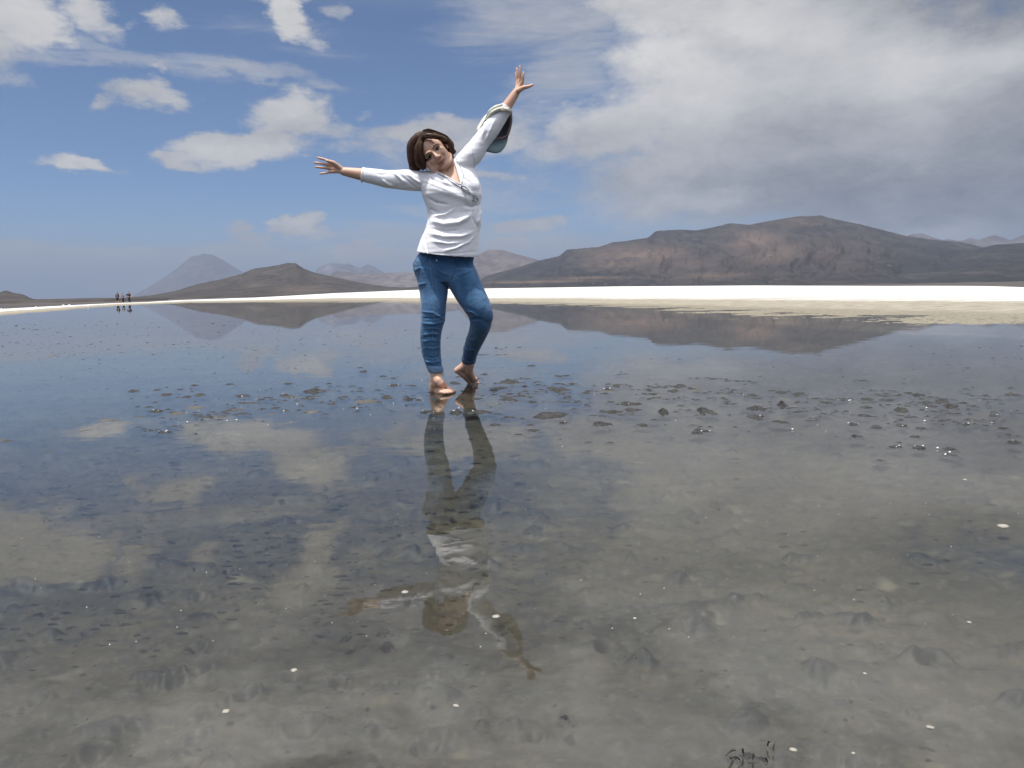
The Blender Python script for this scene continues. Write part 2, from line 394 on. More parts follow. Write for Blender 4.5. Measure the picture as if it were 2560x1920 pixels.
def land():
    na = len(AZ_ALL)
    rw = np.interp(AZ_ALL, AZ_T, RW_T); rb = np.interp(AZ_ALL, AZ_T, RB_T); rf = np.interp(AZ_ALL, AZ_T, RF_T); zf = np.interp(AZ_ALL, AZ_T, ZF_T)
    rows = []; zone = []; zz = []
    for s in np.linspace(-0.25, 1.0, 90): rows.append(rw + (rb - rw) * s); zone.append(np.full(na, s)); zz.append(np.where(s < 0, 0.02 * s * 4 * 0.5, 0.02 * s) + 0 * rw)
    for s in np.linspace(0, 1, 71)[1:]:
        rows.append(rb * (rf / rb) ** s); rr = rows[-1]
        zone.append(np.full(na, 1 + s)); zz.append(0.02 + (zf - 0.02) * ((rr - rb) / (rf - rb)) ** 1.15)
    for s in np.linspace(0, 1, 60)[1:]:
        rr = rf * (20000 / rf) ** s; rows.append(rr); zone.append(np.full(na, 2 + s)); zz.append(zf - 0.15 * s - np.maximum(0, zf - 0.05) * s)
    R = np.stack(rows, 1); Zo = np.stack(zone, 1); Z = np.stack(zz, 1); A = np.repeat(AZ_ALL[:, None], R.shape[1], 1)
    X = np.sin(A) * R; Y = np.cos(A) * R
    near = 1 - sstep(Zo, 0.5, 1.2)
    Z = Z + near * (0.016 * fbm(X * 0.35, Y * 0.8, 5, 91) + 0.008 * fbm(X * 2.5, Y * 3, 3, 92)) + (1 - near) * 0.012 * fbm(X * 0.5, Y * 0.5, 4, 93) * (R < 300)
    Z = np.where((Zo > 0.45) & (Z < 0.006), 0.006, Z)
    Z = np.where(Zo < -0.2, -0.08, Z)
    nr = R.shape[1]
    v = np.stack([X, Y, Z], -1).reshape(-1, 3)
    i, j = np.meshgrid(np.arange(na), np.arange(nr - 1), indexing='ij'); i2 = (i + 1) % na
    f = np.stack([i * nr + j, i2 * nr + j, i2 * nr + j + 1, i * nr + j + 1], -1).reshape(-1, 4)
    return structure(link_mesh('salt_flat', v, f, M_LAND, attrs={'zone': Zo.ravel()}))
land()
# water: one level sheet
wr = np.exp(np.linspace(math.log(0.05), math.log(118), 40))
wa = np.linspace(-math.pi, math.pi, 129)[:-1]
wv = [(0, 0, 0)] + [(math.sin(a) * r, math.cos(a) * r, 0) for a in wa for r in wr]
wf = [(0, 1 + ((i + 1) % 128) * 40, 1 + i * 40) for i in range(128)]
wf += [(1 + i * 40 + j, 1 + ((i + 1) % 128) * 40 + j, 1 + ((i + 1) % 128) * 40 + j + 1, 1 + i * 40 + j + 1) for i in range(128) for j in range(39)]
_w = structure(link_mesh('water', wv, wf, M_WATER))

# ------------------------------------------------------------------ hills and mountains
def mat_rock(name, ca, cb, cc=None, sc=0.004, tan=0.0):
    m, t = new_mat(name)
    geo = t.new('ShaderNodeNewGeometry').outputs['Position']
    gv = t.vmath('MULTIPLY', geo, (1.0, 0.35, 1.6))
    n1 = t.noise(gv, sc, 9, 0.6, 0.6); n2 = t.noise(gv, sc * 7, 7, 0.62, 0.4); n3 = t.noise(gv, sc * 2.2, 6, 0.6, 0.8, off=(900, 100, 50))
    c = t.mix(t.rng(n1, 0.35, 0.65), ca, cb)
    c = t.mix(t.rng(n2, 0.40, 0.60, 0.0, 0.75), c, tuple(x * 0.60 for x in ca))
    if cc:
        tn = t.new('ShaderNodeAttribute', attribute_name='tan').outputs['Fac']
        c = t.mix(t.math('MULTIPLY', tn, t.rng(n3, 0.30, 0.55, 0.25, 1.0), clamp=True), c, cc)
        c = t.mix(t.rng(n2, 0.66, 0.74, 0.0, 0.5), c, (0.34, 0.29, 0.24))
    b = t.new('ShaderNodeBsdfPrincipled', {'Base Color': c, 'Roughness': 0.9, 'Specular IOR Level': 0.1})
    bn = t.new('ShaderNodeBump', {'Strength': 0.8, 'Distance': 0.012 / sc, 'Height': n2})
    t.l.new(bn.outputs[0], b.inputs['Normal']); t.l.new(b.outputs[0], t.out.inputs[0])
    return m
def ridge(name, pts, D, mat, toe=0.55, seed=1, rough=0.10, cols=420, rows=90, spur=4.0, tanspots=None, steep=1.35, zbase=-2.0, crest=1.0):
    """a mountain with its own slopes: pts = skyline pixels, D = distance of the crest"""
    xs = np.array([p[0] for p in pts], float); ys = np.array([p[1] for p in pts], float)
    xx = np.linspace(xs[0], xs[-1], cols); yy = np.interp(xx, xs, ys)
    k = np.ones(5) / 5
    pad = np.pad(yy, 2, mode='edge'); yy = np.convolve(pad, k, 'valid')
    yy = yy + crest * 1.6 * fbm(xx / 9.0, xx * 0 + seed, 3, seed)
    az = np.array([ang(x, yhor(x))[0] for x in xx]); tn = np.array([max((lambda d: d.z / math.hypot(d.x, d.y))(ray(x, y)), -0.0015) for x, y in zip(xx, yy)])
    t1 = np.linspace(0, 1, rows); back = np.linspace(0, 1, 14)[1:]
    r = np.concatenate([D * (toe + (1 - toe) * t1), D * (1 + 0.5 * back)])
    q = np.concatenate([t1, -back]); 
    A, R = np.meshgrid(az, r, indexing='ij'); Tn = np.repeat(tn[:, None], len(r), 1); Q = np.repeat(q[None, :], len(az), 0)
    X = np.sin(A) * R; Y = np.cos(A) * R
    u = A * FPX / 100.0
    warp = fbm(u * 0.8, Q * 2.5, 3, seed + 5) * 0.9
    rid = 1 - np.abs(fbm(u * spur / 4 + warp, Q * 1.1 + 3, 4, seed + 9)) * 3.2
    rid2 = fbm(u * 2.2 + warp, Q * 5.0, 4, seed + 17)
    prof = np.where(Q >= 0, np.clip(Q, 0, 1) ** steep, (1 - np.clip(-Q, 0, 1)) ** 1.2)
    env = np.where(Q >= 0, np.sin(np.pi * np.clip(Q, 0, 1)) ** 0.8, 0)
    p2 = prof + env * (rough * (rid - 0.55) + rough * 0.9 * rid2)
    p2 = np.where(Q >= 0, np.minimum(p2, 0.965 + 0.035 * np.clip(Q, 0, 1) ** 6), p2)
    Z = CAMH + Tn * R * np.where(Q >= 0, p2, p2 / (1 + 0.5 * np.abs(Q))) 
    Z = np.where(Q >= 0, Z, CAMH + Tn * D * p2)
    Z = np.where((Q >= 0) & (Q < 0.03), zbase, Z); Z = np.maximum(Z, zbase)
    Z[:, -1] = zbase; Z[0, :] = np.minimum(Z[0, :], Z[0, :]); 
    v = np.stack([X, Y, Z], -1).reshape(-1, 3); na, nr = A.shape
    i, j = np.meshgrid(np.arange(na - 1), np.arange(nr - 1), indexing='ij')
    f = np.stack([i * nr + j, (i + 1) * nr + j, (i + 1) * nr + j + 1, i * nr + j + 1], -1).reshape(-1, 4)
    at = np.zeros_like(Z)
    for (px, py, rx, ry, amp) in (tanspots or []):
        a0, _ = ang(px, yhor(px)); e0 = (yhor(px) - py) / FPX
        E = (Z - CAMH) / R
        at = np.maximum(at, amp * np.exp(-((A - a0) * FPX / rx) ** 2 - ((E - e0) * FPX / ry) ** 2))
    return structure(link_mesh(name, v, f, mat, attrs={'tan': at.ravel()}))

M_ROCK = mat_rock('cloud-shaded brown volcanic rock', (0.026, 0.025, 0.026), (0.052, 0.045, 0.042), (0.115, 0.082, 0.063), 0.004)  # cloud shadow over the mountains is put into the darkened rock colours
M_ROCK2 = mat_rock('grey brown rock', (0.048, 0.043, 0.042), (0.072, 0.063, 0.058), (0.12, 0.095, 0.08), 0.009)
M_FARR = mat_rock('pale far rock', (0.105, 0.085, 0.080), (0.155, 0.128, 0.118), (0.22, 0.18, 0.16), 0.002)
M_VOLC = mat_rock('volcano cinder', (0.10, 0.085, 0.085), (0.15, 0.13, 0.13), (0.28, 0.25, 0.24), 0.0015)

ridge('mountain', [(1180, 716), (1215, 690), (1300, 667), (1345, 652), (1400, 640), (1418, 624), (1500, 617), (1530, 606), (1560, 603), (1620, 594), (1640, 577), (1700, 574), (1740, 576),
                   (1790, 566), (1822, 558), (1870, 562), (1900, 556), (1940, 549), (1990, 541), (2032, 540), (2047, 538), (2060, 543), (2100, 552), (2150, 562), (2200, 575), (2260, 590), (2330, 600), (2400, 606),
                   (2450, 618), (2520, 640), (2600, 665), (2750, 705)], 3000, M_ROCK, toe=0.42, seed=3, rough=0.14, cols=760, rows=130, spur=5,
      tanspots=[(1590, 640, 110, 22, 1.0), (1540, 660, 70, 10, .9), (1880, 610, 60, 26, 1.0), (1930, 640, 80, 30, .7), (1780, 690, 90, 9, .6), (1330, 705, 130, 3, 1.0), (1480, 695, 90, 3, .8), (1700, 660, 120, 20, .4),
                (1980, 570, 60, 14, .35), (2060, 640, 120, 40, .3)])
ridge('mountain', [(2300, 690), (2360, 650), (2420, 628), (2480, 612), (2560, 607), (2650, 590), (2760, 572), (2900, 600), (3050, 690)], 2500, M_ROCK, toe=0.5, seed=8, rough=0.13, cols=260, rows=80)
ridge('hill', [(300, 745), (380, 738), (440, 727), (500, 709), (560, 697), (610, 684), (635, 672), (665, 668), (700, 663), (722, 657), (745, 658), (760, 670), (790, 682), (840, 693), (900, 706),
               (960, 716), (1010, 719), (1060, 716), (1120, 712), (1200, 714), (1270, 720), (1330, 726)], 1500, M_ROCK2, toe=0.35, seed=12, rough=0.09, cols=420, rows=90,
      tanspots=[(760, 725, 60, 10, .5), (640, 715, 30, 6, .4)])
ridge('hill', [(-500, 735), (-260, 715), (-120, 728), (-60, 738), (-20, 735), (0, 732), (18, 725), (35, 732), (62, 736), (75, 745), (90, 748), (150, 747), (230, 745), (300, 744.5), (350, 744), (420, 743)], 700, M_ROCK2,
      toe=0.3, seed=15, rough=0.07, cols=300, rows=60, crest=0.5)
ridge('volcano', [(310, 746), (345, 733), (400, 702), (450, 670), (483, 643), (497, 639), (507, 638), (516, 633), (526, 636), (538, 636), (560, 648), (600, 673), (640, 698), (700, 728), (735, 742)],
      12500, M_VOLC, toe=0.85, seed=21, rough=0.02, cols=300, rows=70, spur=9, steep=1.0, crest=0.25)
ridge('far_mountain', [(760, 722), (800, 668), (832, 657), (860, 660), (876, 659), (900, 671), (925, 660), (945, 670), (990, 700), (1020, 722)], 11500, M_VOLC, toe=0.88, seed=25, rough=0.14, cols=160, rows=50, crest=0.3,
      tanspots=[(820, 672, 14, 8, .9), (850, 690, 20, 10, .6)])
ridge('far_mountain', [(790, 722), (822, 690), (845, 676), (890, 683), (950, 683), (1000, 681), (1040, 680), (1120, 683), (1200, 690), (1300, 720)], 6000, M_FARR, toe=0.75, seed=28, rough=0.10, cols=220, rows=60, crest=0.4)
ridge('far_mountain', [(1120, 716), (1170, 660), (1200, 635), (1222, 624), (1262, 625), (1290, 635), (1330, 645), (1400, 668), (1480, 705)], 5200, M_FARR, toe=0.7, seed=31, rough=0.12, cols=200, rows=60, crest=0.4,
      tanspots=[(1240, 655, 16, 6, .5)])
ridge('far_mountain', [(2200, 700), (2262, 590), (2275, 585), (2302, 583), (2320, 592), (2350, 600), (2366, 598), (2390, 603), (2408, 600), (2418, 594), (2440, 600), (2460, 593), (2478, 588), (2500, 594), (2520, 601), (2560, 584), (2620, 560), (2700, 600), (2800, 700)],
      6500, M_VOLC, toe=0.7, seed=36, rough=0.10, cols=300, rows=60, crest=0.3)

# haze: the air between here and the far volcano
hm, ht = new_mat('thin blue haze')
hv = ht.new('ShaderNodeVolumePrincipled', {'Color': (0.34, 0.415, 0.56, 1), 'Density': 1.0e-4, 'Anisotropy': 0.0})
ht.l.new(hv.outputs[0], ht.out.inputs['Volume'])
X0 = 20500; ZT = 765; ZB = -4.5
hb = link_mesh('haze', [(sx * X0, sy * X0, z) for z in (ZB, ZT) for sy in (-1, 1) for sx in (-1, 1)],
               [(0, 2, 3, 1), (4, 5, 7, 6), (0, 1, 5, 4), (2, 6, 7, 3), (0, 4, 6, 2), (1, 3, 7, 5)], hm, smooth=False)
stuff(hb)
# ------------------------------------------------------------------ the woman
from mathutils.bvhtree import BVHTree
DW = at_z(1090, 983).y
def Q(x, y, dy=0.0): return np.array(at_y(x, y, DW + dy))
def z1(X, Y): return 940 + X / 4.1475, 280 + Y / 4.1475       # close-up of the upper body
def z2(X, Y): return 760 + X / 7.373, 360 + Y / 7.373         # outstretched hand
def z3(X, Y): return 1180 + X / 6.383, 140 + Y / 6.383        # raised hand and cap
def z4(X, Y): return 1000 + X / 3.95, 600 + Y / 3.95          # legs
def z5(X, Y): return 1020 + X / 12.76, 310 + Y / 12.76        # face and hair
def project(v):
    v = np.asarray(v, float); d = v - np.array([0, 0, CAMH])
    f = d @ np.array(_F); return 1280 + FPX * (d @ np.array(_R)) / f, 960 - FPX * (d @ np.array(_U)) / f
def px2m(p): return p * DW / FPX

class Soup:
    def __init__(s): s.v = []; s.f = []
    def add(s, v, f):
        b = sum(len(a) for a in s.v); s.v.append(np.asarray(v, float)); s.f += [tuple(i + b for i in q) for q in f]
    def verts(s): return np.concatenate(s.v)
    def rings(s, rings, cap=True):
        n = len(rings[0]); v = np.concatenate(rings); f = []
        for r in range(len(rings) - 1):
            for k in range(n): f.append((r * n + k, r * n + (k + 1) % n, (r + 1) * n + (k + 1) % n, (r + 1) * n + k))
        if cap: f.append(tuple(range(n - 1, -1, -1))); f.append(tuple((len(rings) - 1) * n + k for k in range(n)))
        s.add(v, f)
    def tube(s, pts, rad, seg=14, asp=1.0, adir=None, sub=4, ends=True):
        """round tapering tube; asp scales it along adir"""
        P = np.array([np.asarray(p, float) for p in pts]); rad = np.array(rad, float)
        if sub > 1 and len(P) > 2:
            tt = np.arange(len(P)); uu = np.linspace(0, len(P) - 1, (len(P) - 1) * sub + 1)
            out = []
            for u in uu:
                i = min(int(u), len(P) - 2); f = u - i
                p0 = P[max(i - 1, 0)]; p1 = P[i]; p2 = P[i + 1]; p3 = P[min(i + 2, len(P) - 1)]
                out.append(0.5 * ((2 * p1) + (-p0 + p2) * f + (2 * p0 - 5 * p1 + 4 * p2 - p3) * f * f + (-p0 + 3 * p1 - 3 * p2 + p3) * f ** 3))
            rad = np.interp(uu, tt, rad); P = np.array(out)
        T = np.gradient(P, axis=0); T /= np.linalg.norm(T, axis=1)[:, None] + 1e-12
        ref = np.array([0, 1.0, 0]) if abs(T[0][1]) < 0.8 else np.array([1.0, 0, 0])
        rings = []
        a = np.cross(T[0], ref); a /= np.linalg.norm(a)
        seq = []
        if ends:
            for q in (0.25, 0.6, 0.87): seq.append((0, -math.sqrt(1 - q * q), q))
        seq += [(i, 0.0, 1.0) for i in range(len(P))]
        if ends:
            for q in (0.87, 0.6, 0.25): seq.append((len(P) - 1, math.sqrt(1 - q * q), q))
        th = np.linspace(0, 2 * np.pi, seg, endpoint=False)
        for (i, off, q) in seq:
            a = a - T[i] * (a @ T[i]); a /= np.linalg.norm(a); b = np.cross(T[i], a)
            c = P[i] + T[i] * off * rad[i]
            d = np.outer(np.cos(th), a) + np.outer(np.sin(th), b)
            if adir is not None:
                ad = np.asarray(adir, float); d = d + np.outer(d @ ad, ad) * (asp - 1)
            rings.append(c + d * rad[i] * q)
        s.rings(rings)
    def ball(s, c, r, axes=None, n=16):
        c = np.asarray(c, float); r = np.broadcast_to(np.asarray(r, float), (3,)); ax = np.eye(3) if axes is None else np.array(axes)
        rings = []
        for ph in np.linspace(-np.pi / 2 + 0.12, np.pi / 2 - 0.12, n // 2 + 1):
            th = np.linspace(0, 2 * np.pi, n, endpoint=False)
            l = np.stack([np.cos(th) * math.cos(ph) * r[0], np.sin(th) * math.cos(ph) * r[1], np.full(n, math.sin(ph) * r[2])], -1)
            rings.append(c + l @ ax)
        s.rings(rings)
def remesh(soup, vox, smooth=4, fac=0.5):
    v = soup.verts(); me = bpy.data.meshes.new('tmp'); me.from_pydata([tuple(p) for p in v], [], soup.f); me.update()
    bm = bmesh.new(); bm.from_mesh(me); bmesh.ops.recalc_face_normals(bm, faces=bm.faces); bm.to_mesh(me); bm.free()
    o = bpy.data.objects.new('tmp', me); COL.objects.link(o)
    r = o.modifiers.new('r', 'REMESH'); r.mode = 'VOXEL'; r.voxel_size = vox; r.adaptivity = 0
    if smooth: m = o.modifiers.new('s', 'SMOOTH'); m.factor = fac; m.iterations = smooth
    dg = bpy.context.evaluated_depsgraph_get(); e = o.evaluated_get(dg); m2 = e.to_mesh()
    V = np.empty(len(m2.vertices) * 3, np.float32); m2.vertices.foreach_get('co', V); V = V.reshape(-1, 3).astype(float)
    N = np.empty(len(m2.vertices) * 3, np.float32); m2.vertices.foreach_get('normal', N); N = N.reshape(-1, 3).astype(float)
    Fc = [tuple(p.vertices) for p in m2.polygons]
    e.to_mesh_clear(); bpy.data.objects.remove(o); bpy.data.meshes.remove(me)
    return V, N, Fc
def cull(V, F, keep_face):
    F = [f for f, k in zip(F, keep_face) if k]
    used = sorted({i for f in F for i in f}); mp = {u: i for i, u in enumerate(used)}
    V = V[used].copy(); F = [tuple(mp[i] for i in f) for f in F]
    cnt = {}
    for f in F:
        for a, b in zip(f, f[1:] + f[:1]): cnt[(min(a, b), max(a, b))] = cnt.get((min(a, b), max(a, b)), 0) + 1
    nb = {}
    for (a, b), c in cnt.items():
        if c == 1: nb.setdefault(a, []).append(b); nb.setdefault(b, []).append(a)
    for it in range(10):                       # even out the cut edge
        new = {a: V[a] * .4 + .6 * np.mean(V[l], 0) for a, l in nb.items() if len(l) == 2}
        for a, p in new.items(): V[a] = p
    return V, F, used
def folds(V, N, lst, front=True):
    """raise (or sink) the cloth along drawn fold lines; widths in photo pixels, heights in mm"""
    x, y = project(V); disp = np.zeros(len(V))
    fr = sstep(-N[:, 1], -0.25, 0.15)
    for (pts, w, amp) in lst:
        best = np.full(len(V), 1e9); par = np.zeros(len(V)); n = len(pts) - 1; sgn = np.zeros(len(V))
        for i in range(n):
            ax, ay = pts[i]; bx, by = pts[i + 1]; dx, dy = bx - ax, by - ay; L2 = dx * dx + dy * dy
            t = np.clip(((x - ax) * dx + (y - ay) * dy) / L2, 0, 1)
            d = np.hypot(x - ax - t * dx, y - ay - t * dy); m = d < best
            best[m] = d[m]; par[m] = (i + t[m]) / n; sgn[m] = np.sign((x - ax) * dy - (y - ay) * dx)[m]
        taper = sstep(par, -0.02, 0.25) * (1 - sstep(par, 0.75, 1.02))
        disp += amp * 0.001 * np.exp(-(best / w) ** 2) * (0.15 + taper * 0.85)
    return V + N * (disp * fr)[:, None]
def catmull(P, n):
    P = np.array(P, float); out = []
    for u in np.linspace(0, len(P) - 1, n):
        i = min(int(u), len(P) - 2); f = u - i
        p0 = P[max(i - 1, 0)]; p1 = P[i]; p2 = P[i + 1]; p3 = P[min(i + 2, len(P) - 1)]
        out.append(0.5 * ((2 * p1) + (-p0 + p2) * f + (2 * p0 - 5 * p1 + 4 * p2 - p3) * f * f + (-p0 + 3 * p1 - 3 * p2 + p3) * f ** 3))
    return np.array(out)

BASE = np.array(at_z(1090, 983)); BASE[2] = 0
WOMAN = thing(empty('person', tuple(BASE)), 'woman in white blouse and blue jeans standing barefoot in the water, arms flung out', 'person')
def put(name, V, F, mat, parent=WOMAN, attrs=None, base=BASE, smooth=True):
    return link_mesh(name, np.asarray(V) - base, F, mat, parent, smooth, attrs)

# --- materials
def mat_skin():
    m, t = new_mat('skin')
    tc = t.new('ShaderNodeTexCoord').outputs['Object']
    n = t.noise(tc, 28, 4, 0.6); n2 = t.noise(tc, 260, 2, 0.6)
    c = t.mix(n, (0.54, 0.32, 0.225), (0.65, 0.41, 0.30))
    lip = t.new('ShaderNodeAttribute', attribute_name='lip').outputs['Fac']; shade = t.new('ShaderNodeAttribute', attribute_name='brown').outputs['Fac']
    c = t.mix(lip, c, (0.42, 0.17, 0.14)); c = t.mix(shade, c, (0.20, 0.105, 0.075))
    b = t.new('ShaderNodeBsdfPrincipled', {'Base Color': c, 'Roughness': 0.48, 'Specular IOR Level': 0.4, 'Subsurface Weight': 0.08, 'Subsurface Scale': 0.01})
    bn = t.new('ShaderNodeBump', {'Strength': 0.25, 'Distance': 0.001, 'Height': n2}); t.l.new(bn.outputs[0], b.inputs['Normal'])
    t.l.new(b.outputs[0], t.out.inputs[0]); return m
def mat_cloth(name, ca, cb, weave, bump, rough=0.85, sheen=0.2, faded=None):
    m, t = new_mat(name)
    tc = t.new('ShaderNodeTexCoord').outputs['Object']
    n = t.noise(tc, 14, 5, 0.6); n2 = t.noise(t.vmath('MULTIPLY', tc, (1, 1, 0.35)), weave, 3, 0.6)
    c = t.mix(t.rng(n, 0.3, 0.7), ca, cb); c = t.mix(t.rng(n2, 0.4, 0.75, 0.0, 0.35), c, tuple(min(1, x * 1.7 + 0.01) for x in cb))
    if faded: c = t.mix(t.new('ShaderNodeAttribute', attribute_name='fade').outputs['Fac'], c, faded)
    b = t.new('ShaderNodeBsdfPrincipled', {'Base Color': c, 'Roughness': rough, 'Specular IOR Level': 0.15, 'Sheen Weight': sheen})
    bn = t.new('ShaderNodeBump', {'Strength': bump, 'Distance': 0.0015, 'Height': n2}); t.l.new(bn.outputs[0], b.inputs['Normal'])
    t.l.new(b.outputs[0], t.out.inputs[0]); return m
M_SKIN = mat_skin()
M_SHIRT = mat_cloth('white cotton', (0.80, 0.79, 0.82), (0.84, 0.83, 0.86), 420, 0.2)
M_JEAN = mat_cloth('blue denim', (0.034, 0.088, 0.18), (0.062, 0.15, 0.28), 300, 0.5, faded=(0.15, 0.27, 0.42))
M_JEANL = mat_cloth('faded denim', (0.09, 0.16, 0.27), (0.15, 0.24, 0.36), 300, 0.4)
def mat_hair():
    m, t = new_mat('brown hair')
    at = t.new('ShaderNodeAttribute', attribute_name='strand').outputs['Fac']
    c = t.mix(t.rng(at, 0.0, 1.0), (0.022, 0.011, 0.008), (0.105, 0.052, 0.033))
    b = t.new('ShaderNodeBsdfPrincipled', {'Base Color': c, 'Roughness': 0.55, 'Specular IOR Level': 0.2, 'Anisotropic': 0.4})
    t.l.new(b.outputs[0], t.out.inputs[0]); return m
M_HAIR = mat_hair()
M_DARK = simple_mat('dark brown iris', (0.03, 0.018, 0.012), 0.15)
M_EYEW = simple_mat('eye white', (0.42, 0.37, 0.34), 0.3)
M_BROW = simple_mat('brow hair', (0.05, 0.03, 0.022), 0.7)
M_TRIM = simple_mat('cream trim', (0.74, 0.73, 0.73), 0.8)

# --- head frame
hu = np.array([-0.69, -0.08, 0.715]); hf = np.array([-0.06, -1.0, -0.10]); hu /= np.linalg.norm(hu)
hf -= hu * (hf @ hu); hf /= np.linalg.norm(hf); hx = np.cross(hu, hf) * -1
if hx[0] < 0: hx = -hx
HC = Q(1084, 382, -0.10) - hf * 0.082
def H(x, y, z): return HC + hx * x + hf * y + hu * z

hs = Soup()
AX = [hx, hf, hu]
hs.ball(H(0, -0.015, 0.030), (0.075, 0.094, 0.088), AX, 32)
hs.ball(H(0, 0.012, -0.022), (0.063, 0.074, 0.088), AX, 32)
hs.ball(H(0, 0.052, -0.092), (0.024, 0.024, 0.018), AX)
hs.tube([H(-0.050, 0.0, -0.065), H(-0.026, 0.045, -0.090), H(0, 0.062, -0.096), H(0.026, 0.045, -0.090), H(0.050, 0.0, -0.065)], [.018, .019, .018, .019, .018])
for s in (-1, 1):
    hs.ball(H(s * 0.036, 0.052, -0.030), (0.026, 0.026, 0.026), AX)
    hs.tube([H(s * 0.012, 0.081, 0.018), H(s * 0.032, 0.078, 0.022), H(s * 0.050, 0.062, 0.014)], [.010, .010, .009])
    hs.ball(H(s * 0.0125, 0.088, -0.036), (0.0085, 0.010, 0.0085), AX)
    if s > 0: hs.tube([H(s * 0.0725, -0.012, 0.018), H(s * 0.080, -0.018, 0.016), H(s * 0.082, -0.022, -0.004), H(s * 0.076, -0.010, -0.028)], [.007, .008, .008, .007])
hs.tube([H(0, 0.080, 0.012), H(0, 0.091, -0.012), H(0, 0.103, -0.032)], [.0085, .0095, .0115])
hs.tube([H(-0.030, 0.066, -0.055), H(-0.014, 0.079, -0.0615), H(0, 0.083, -0.0625), H(0.014, 0.079, -0.0615), H(0.030, 0.066, -0.055)], [.004, .0055, .006, .0055, .004])
hs.tube([H(-0.024, 0.068, -0.064), H(0, 0.079, -0.0745), H(0.024, 0.068, -0.064)], [.004, .006, .004])
hs.ball(H(-.040, .012, -.072), .032)
hs.ball(Q(*z5(840, 1400), -.045), .034)
hs.ball(Q(*z5(700, 1290), -.05), .028)
# neck, torso, limbs in one soup
neckb = Q(1136, 440, 0.015)
hs.tube([H(0, -0.018, -0.04), H(0, -0.016, -0.085), neckb + (0, 0, 0.03), neckb + (0, 0, -0.05)], [.052, .049, .052, .062], 20)
T_R = [((1041, 628), (1193, 642), .150), ((1051, 598), (1196, 606), .146), ((1061, 577), (1198, 581), .138), ((1068, 553), (1204, 557), .126), ((1070, 535), (1203, 533), .117),
       ((1064, 512), (1201, 512), .118), ((1056, 490), (1206, 487), .122), ((1052, 470), (1201, 460), .114), ((1050, 452), (1193, 432), .100), ((1058, 436), (1182, 408), .084),
       ((1080, 426), (1168, 388), .066), ((1098, 420), (1154, 400), .05)]
def torso_rings(shrink=0.0, sag=0.0, ex=2.4):
    out = []
    th = np.linspace(0, 2 * np.pi, 48, endpoint=False)
    for i, (l, r, d) in enumerate(T_R):
        L = Q(*l); R_ = Q(*r); c = (L + R_) / 2 + np.array([0, (.02, .02, .02, .015, .012, .004, -.004, .0, .018, .03, .03, .02)[i], 0]); a = (R_ - L) / 2; la = np.linalg.norm(a); a = a / la * (la - shrink); dd = d - shrink
        cx = np.sign(np.cos(th)) * np.abs(np.cos(th)) ** (2 / ex); sy = np.sign(np.sin(th)) * np.abs(np.sin(th)) ** (2 / ex)
        ring = c + np.outer(cx, a) + np.outer(sy, [0, dd, 0])
        if i < 2: ring[:, 2] += -sag * np.clip(-sy, 0, 1) * (1 if i == 0 else .5)
        out.append(ring)
    return out
hs.rings([r for r in torso_rings(0.014)])
for c in ((1112, 481, -0.045), (1172, 468, -0.043)): hs.ball(Q(*c), 0.047)
# arms
hs.tube([Q(1085, 452), Q(1041, 448), Q(963, 446, -.01), Q(909, 437, -.02), Q(885, 433, -.025), Q(858, 428.5, -.03)], [.045, .046, .040, .0355, .031, .0235], 18)
hs.tube([Q(1160, 408), Q(1181, 386), Q(1228, 322, -.01), Q(1254, 284, -.015), Q(1272, 259, -.02), Q(1291, 230, -.02)], [.045, .046, .040, .034, .029, .0225], 18)
# her right hand, palm to the camera, thumb up
W0 = (858, 428.5, -.03)
for k, (kn, m1, tip, r) in enumerate([((829, 406.5, -.035), (812, 399, -.045), (795, 394.5, -.047), .0078), ((823, 413, -.03), (805, 409, -.042), (787, 406.8, -.046), .0078),
                              ((822, 421, -.03), (805, 419, -.042), (790, 417.6, -.046), .0074), ((826, 429.5, -.03), (812, 433, -.04), (800, 434.2, -.044), .0066)]):
    hs.tube([Q(*W0), Q((W0[0] + kn[0]) / 2, (W0[1] + kn[1]) / 2 - 1, -.032), Q(*kn)], [.0165, .0125, .0105], 12)
    hs.tube([Q(*kn), Q(*m1), Q(*tip)], [r + .0016, r, r * .86], 12)
hs.tube([Q(852, 421, -.04), Q(836, 408, -.058), Q(826, 404, -.064), Q(816, 401.5, -.066)], [.014, .012, .0098, .0078], 12)
# her left hand, raised, thumb out to the right
W1 = (1291, 230, -.02)
for kn, m1, tip, r in [((1307, 203, -.045), (1308, 191, -.055), (1309.3, 181.5, -.055), .0072), ((1301, 199, -.02), (1300.5, 182, -.03), (1299.7, 166, -.03), .0076),
                       ((1296, 200, .0), (1293.5, 184, -.005), (1292, 171, -.002), .0072), ((1293.5, 205, .02), (1290.8, 192, .02), (1289, 182, .025), .0064)]:
    hs.tube([Q(*W1), Q((W1[0] + kn[0]) / 2 + 1, (W1[1] + kn[1]) / 2, kn[2] * .6), Q(*kn)], [.0165, .0125, .0098], 12)
    hs.tube([Q(*kn), Q(*m1), Q(*tip)], [r + .0014, r, r * .86], 12)
hs.tube([Q(1297, 226, -.04), Q(1309, 219, -.05), Q(1321, 216.5, -.05), Q(1331.5, 212, -.045)], [.016, .0125, .0098, .0074], 12)
# legs inside the jeans
hs.tube([Q(1080, 690, .02), Q(1085, 735, .0), Q(1082, 800, -.02), Q(1076, 850, .01), Q(1085, 905, .02), Q(1090, 935, .02), Q(1089, 957, .02)], [.075, .060, .044, .040, .034, .0385, .034], 18)
hs.tube([Q(1145, 690, .02), Q(1165, 722, .0), Q(1203, 790, .0), Q(1192, 838, .14), Q(1176, 885, .29), Q(1171, 908, .33)], [.075, .060, .042, .038, .034, .0335], 18)
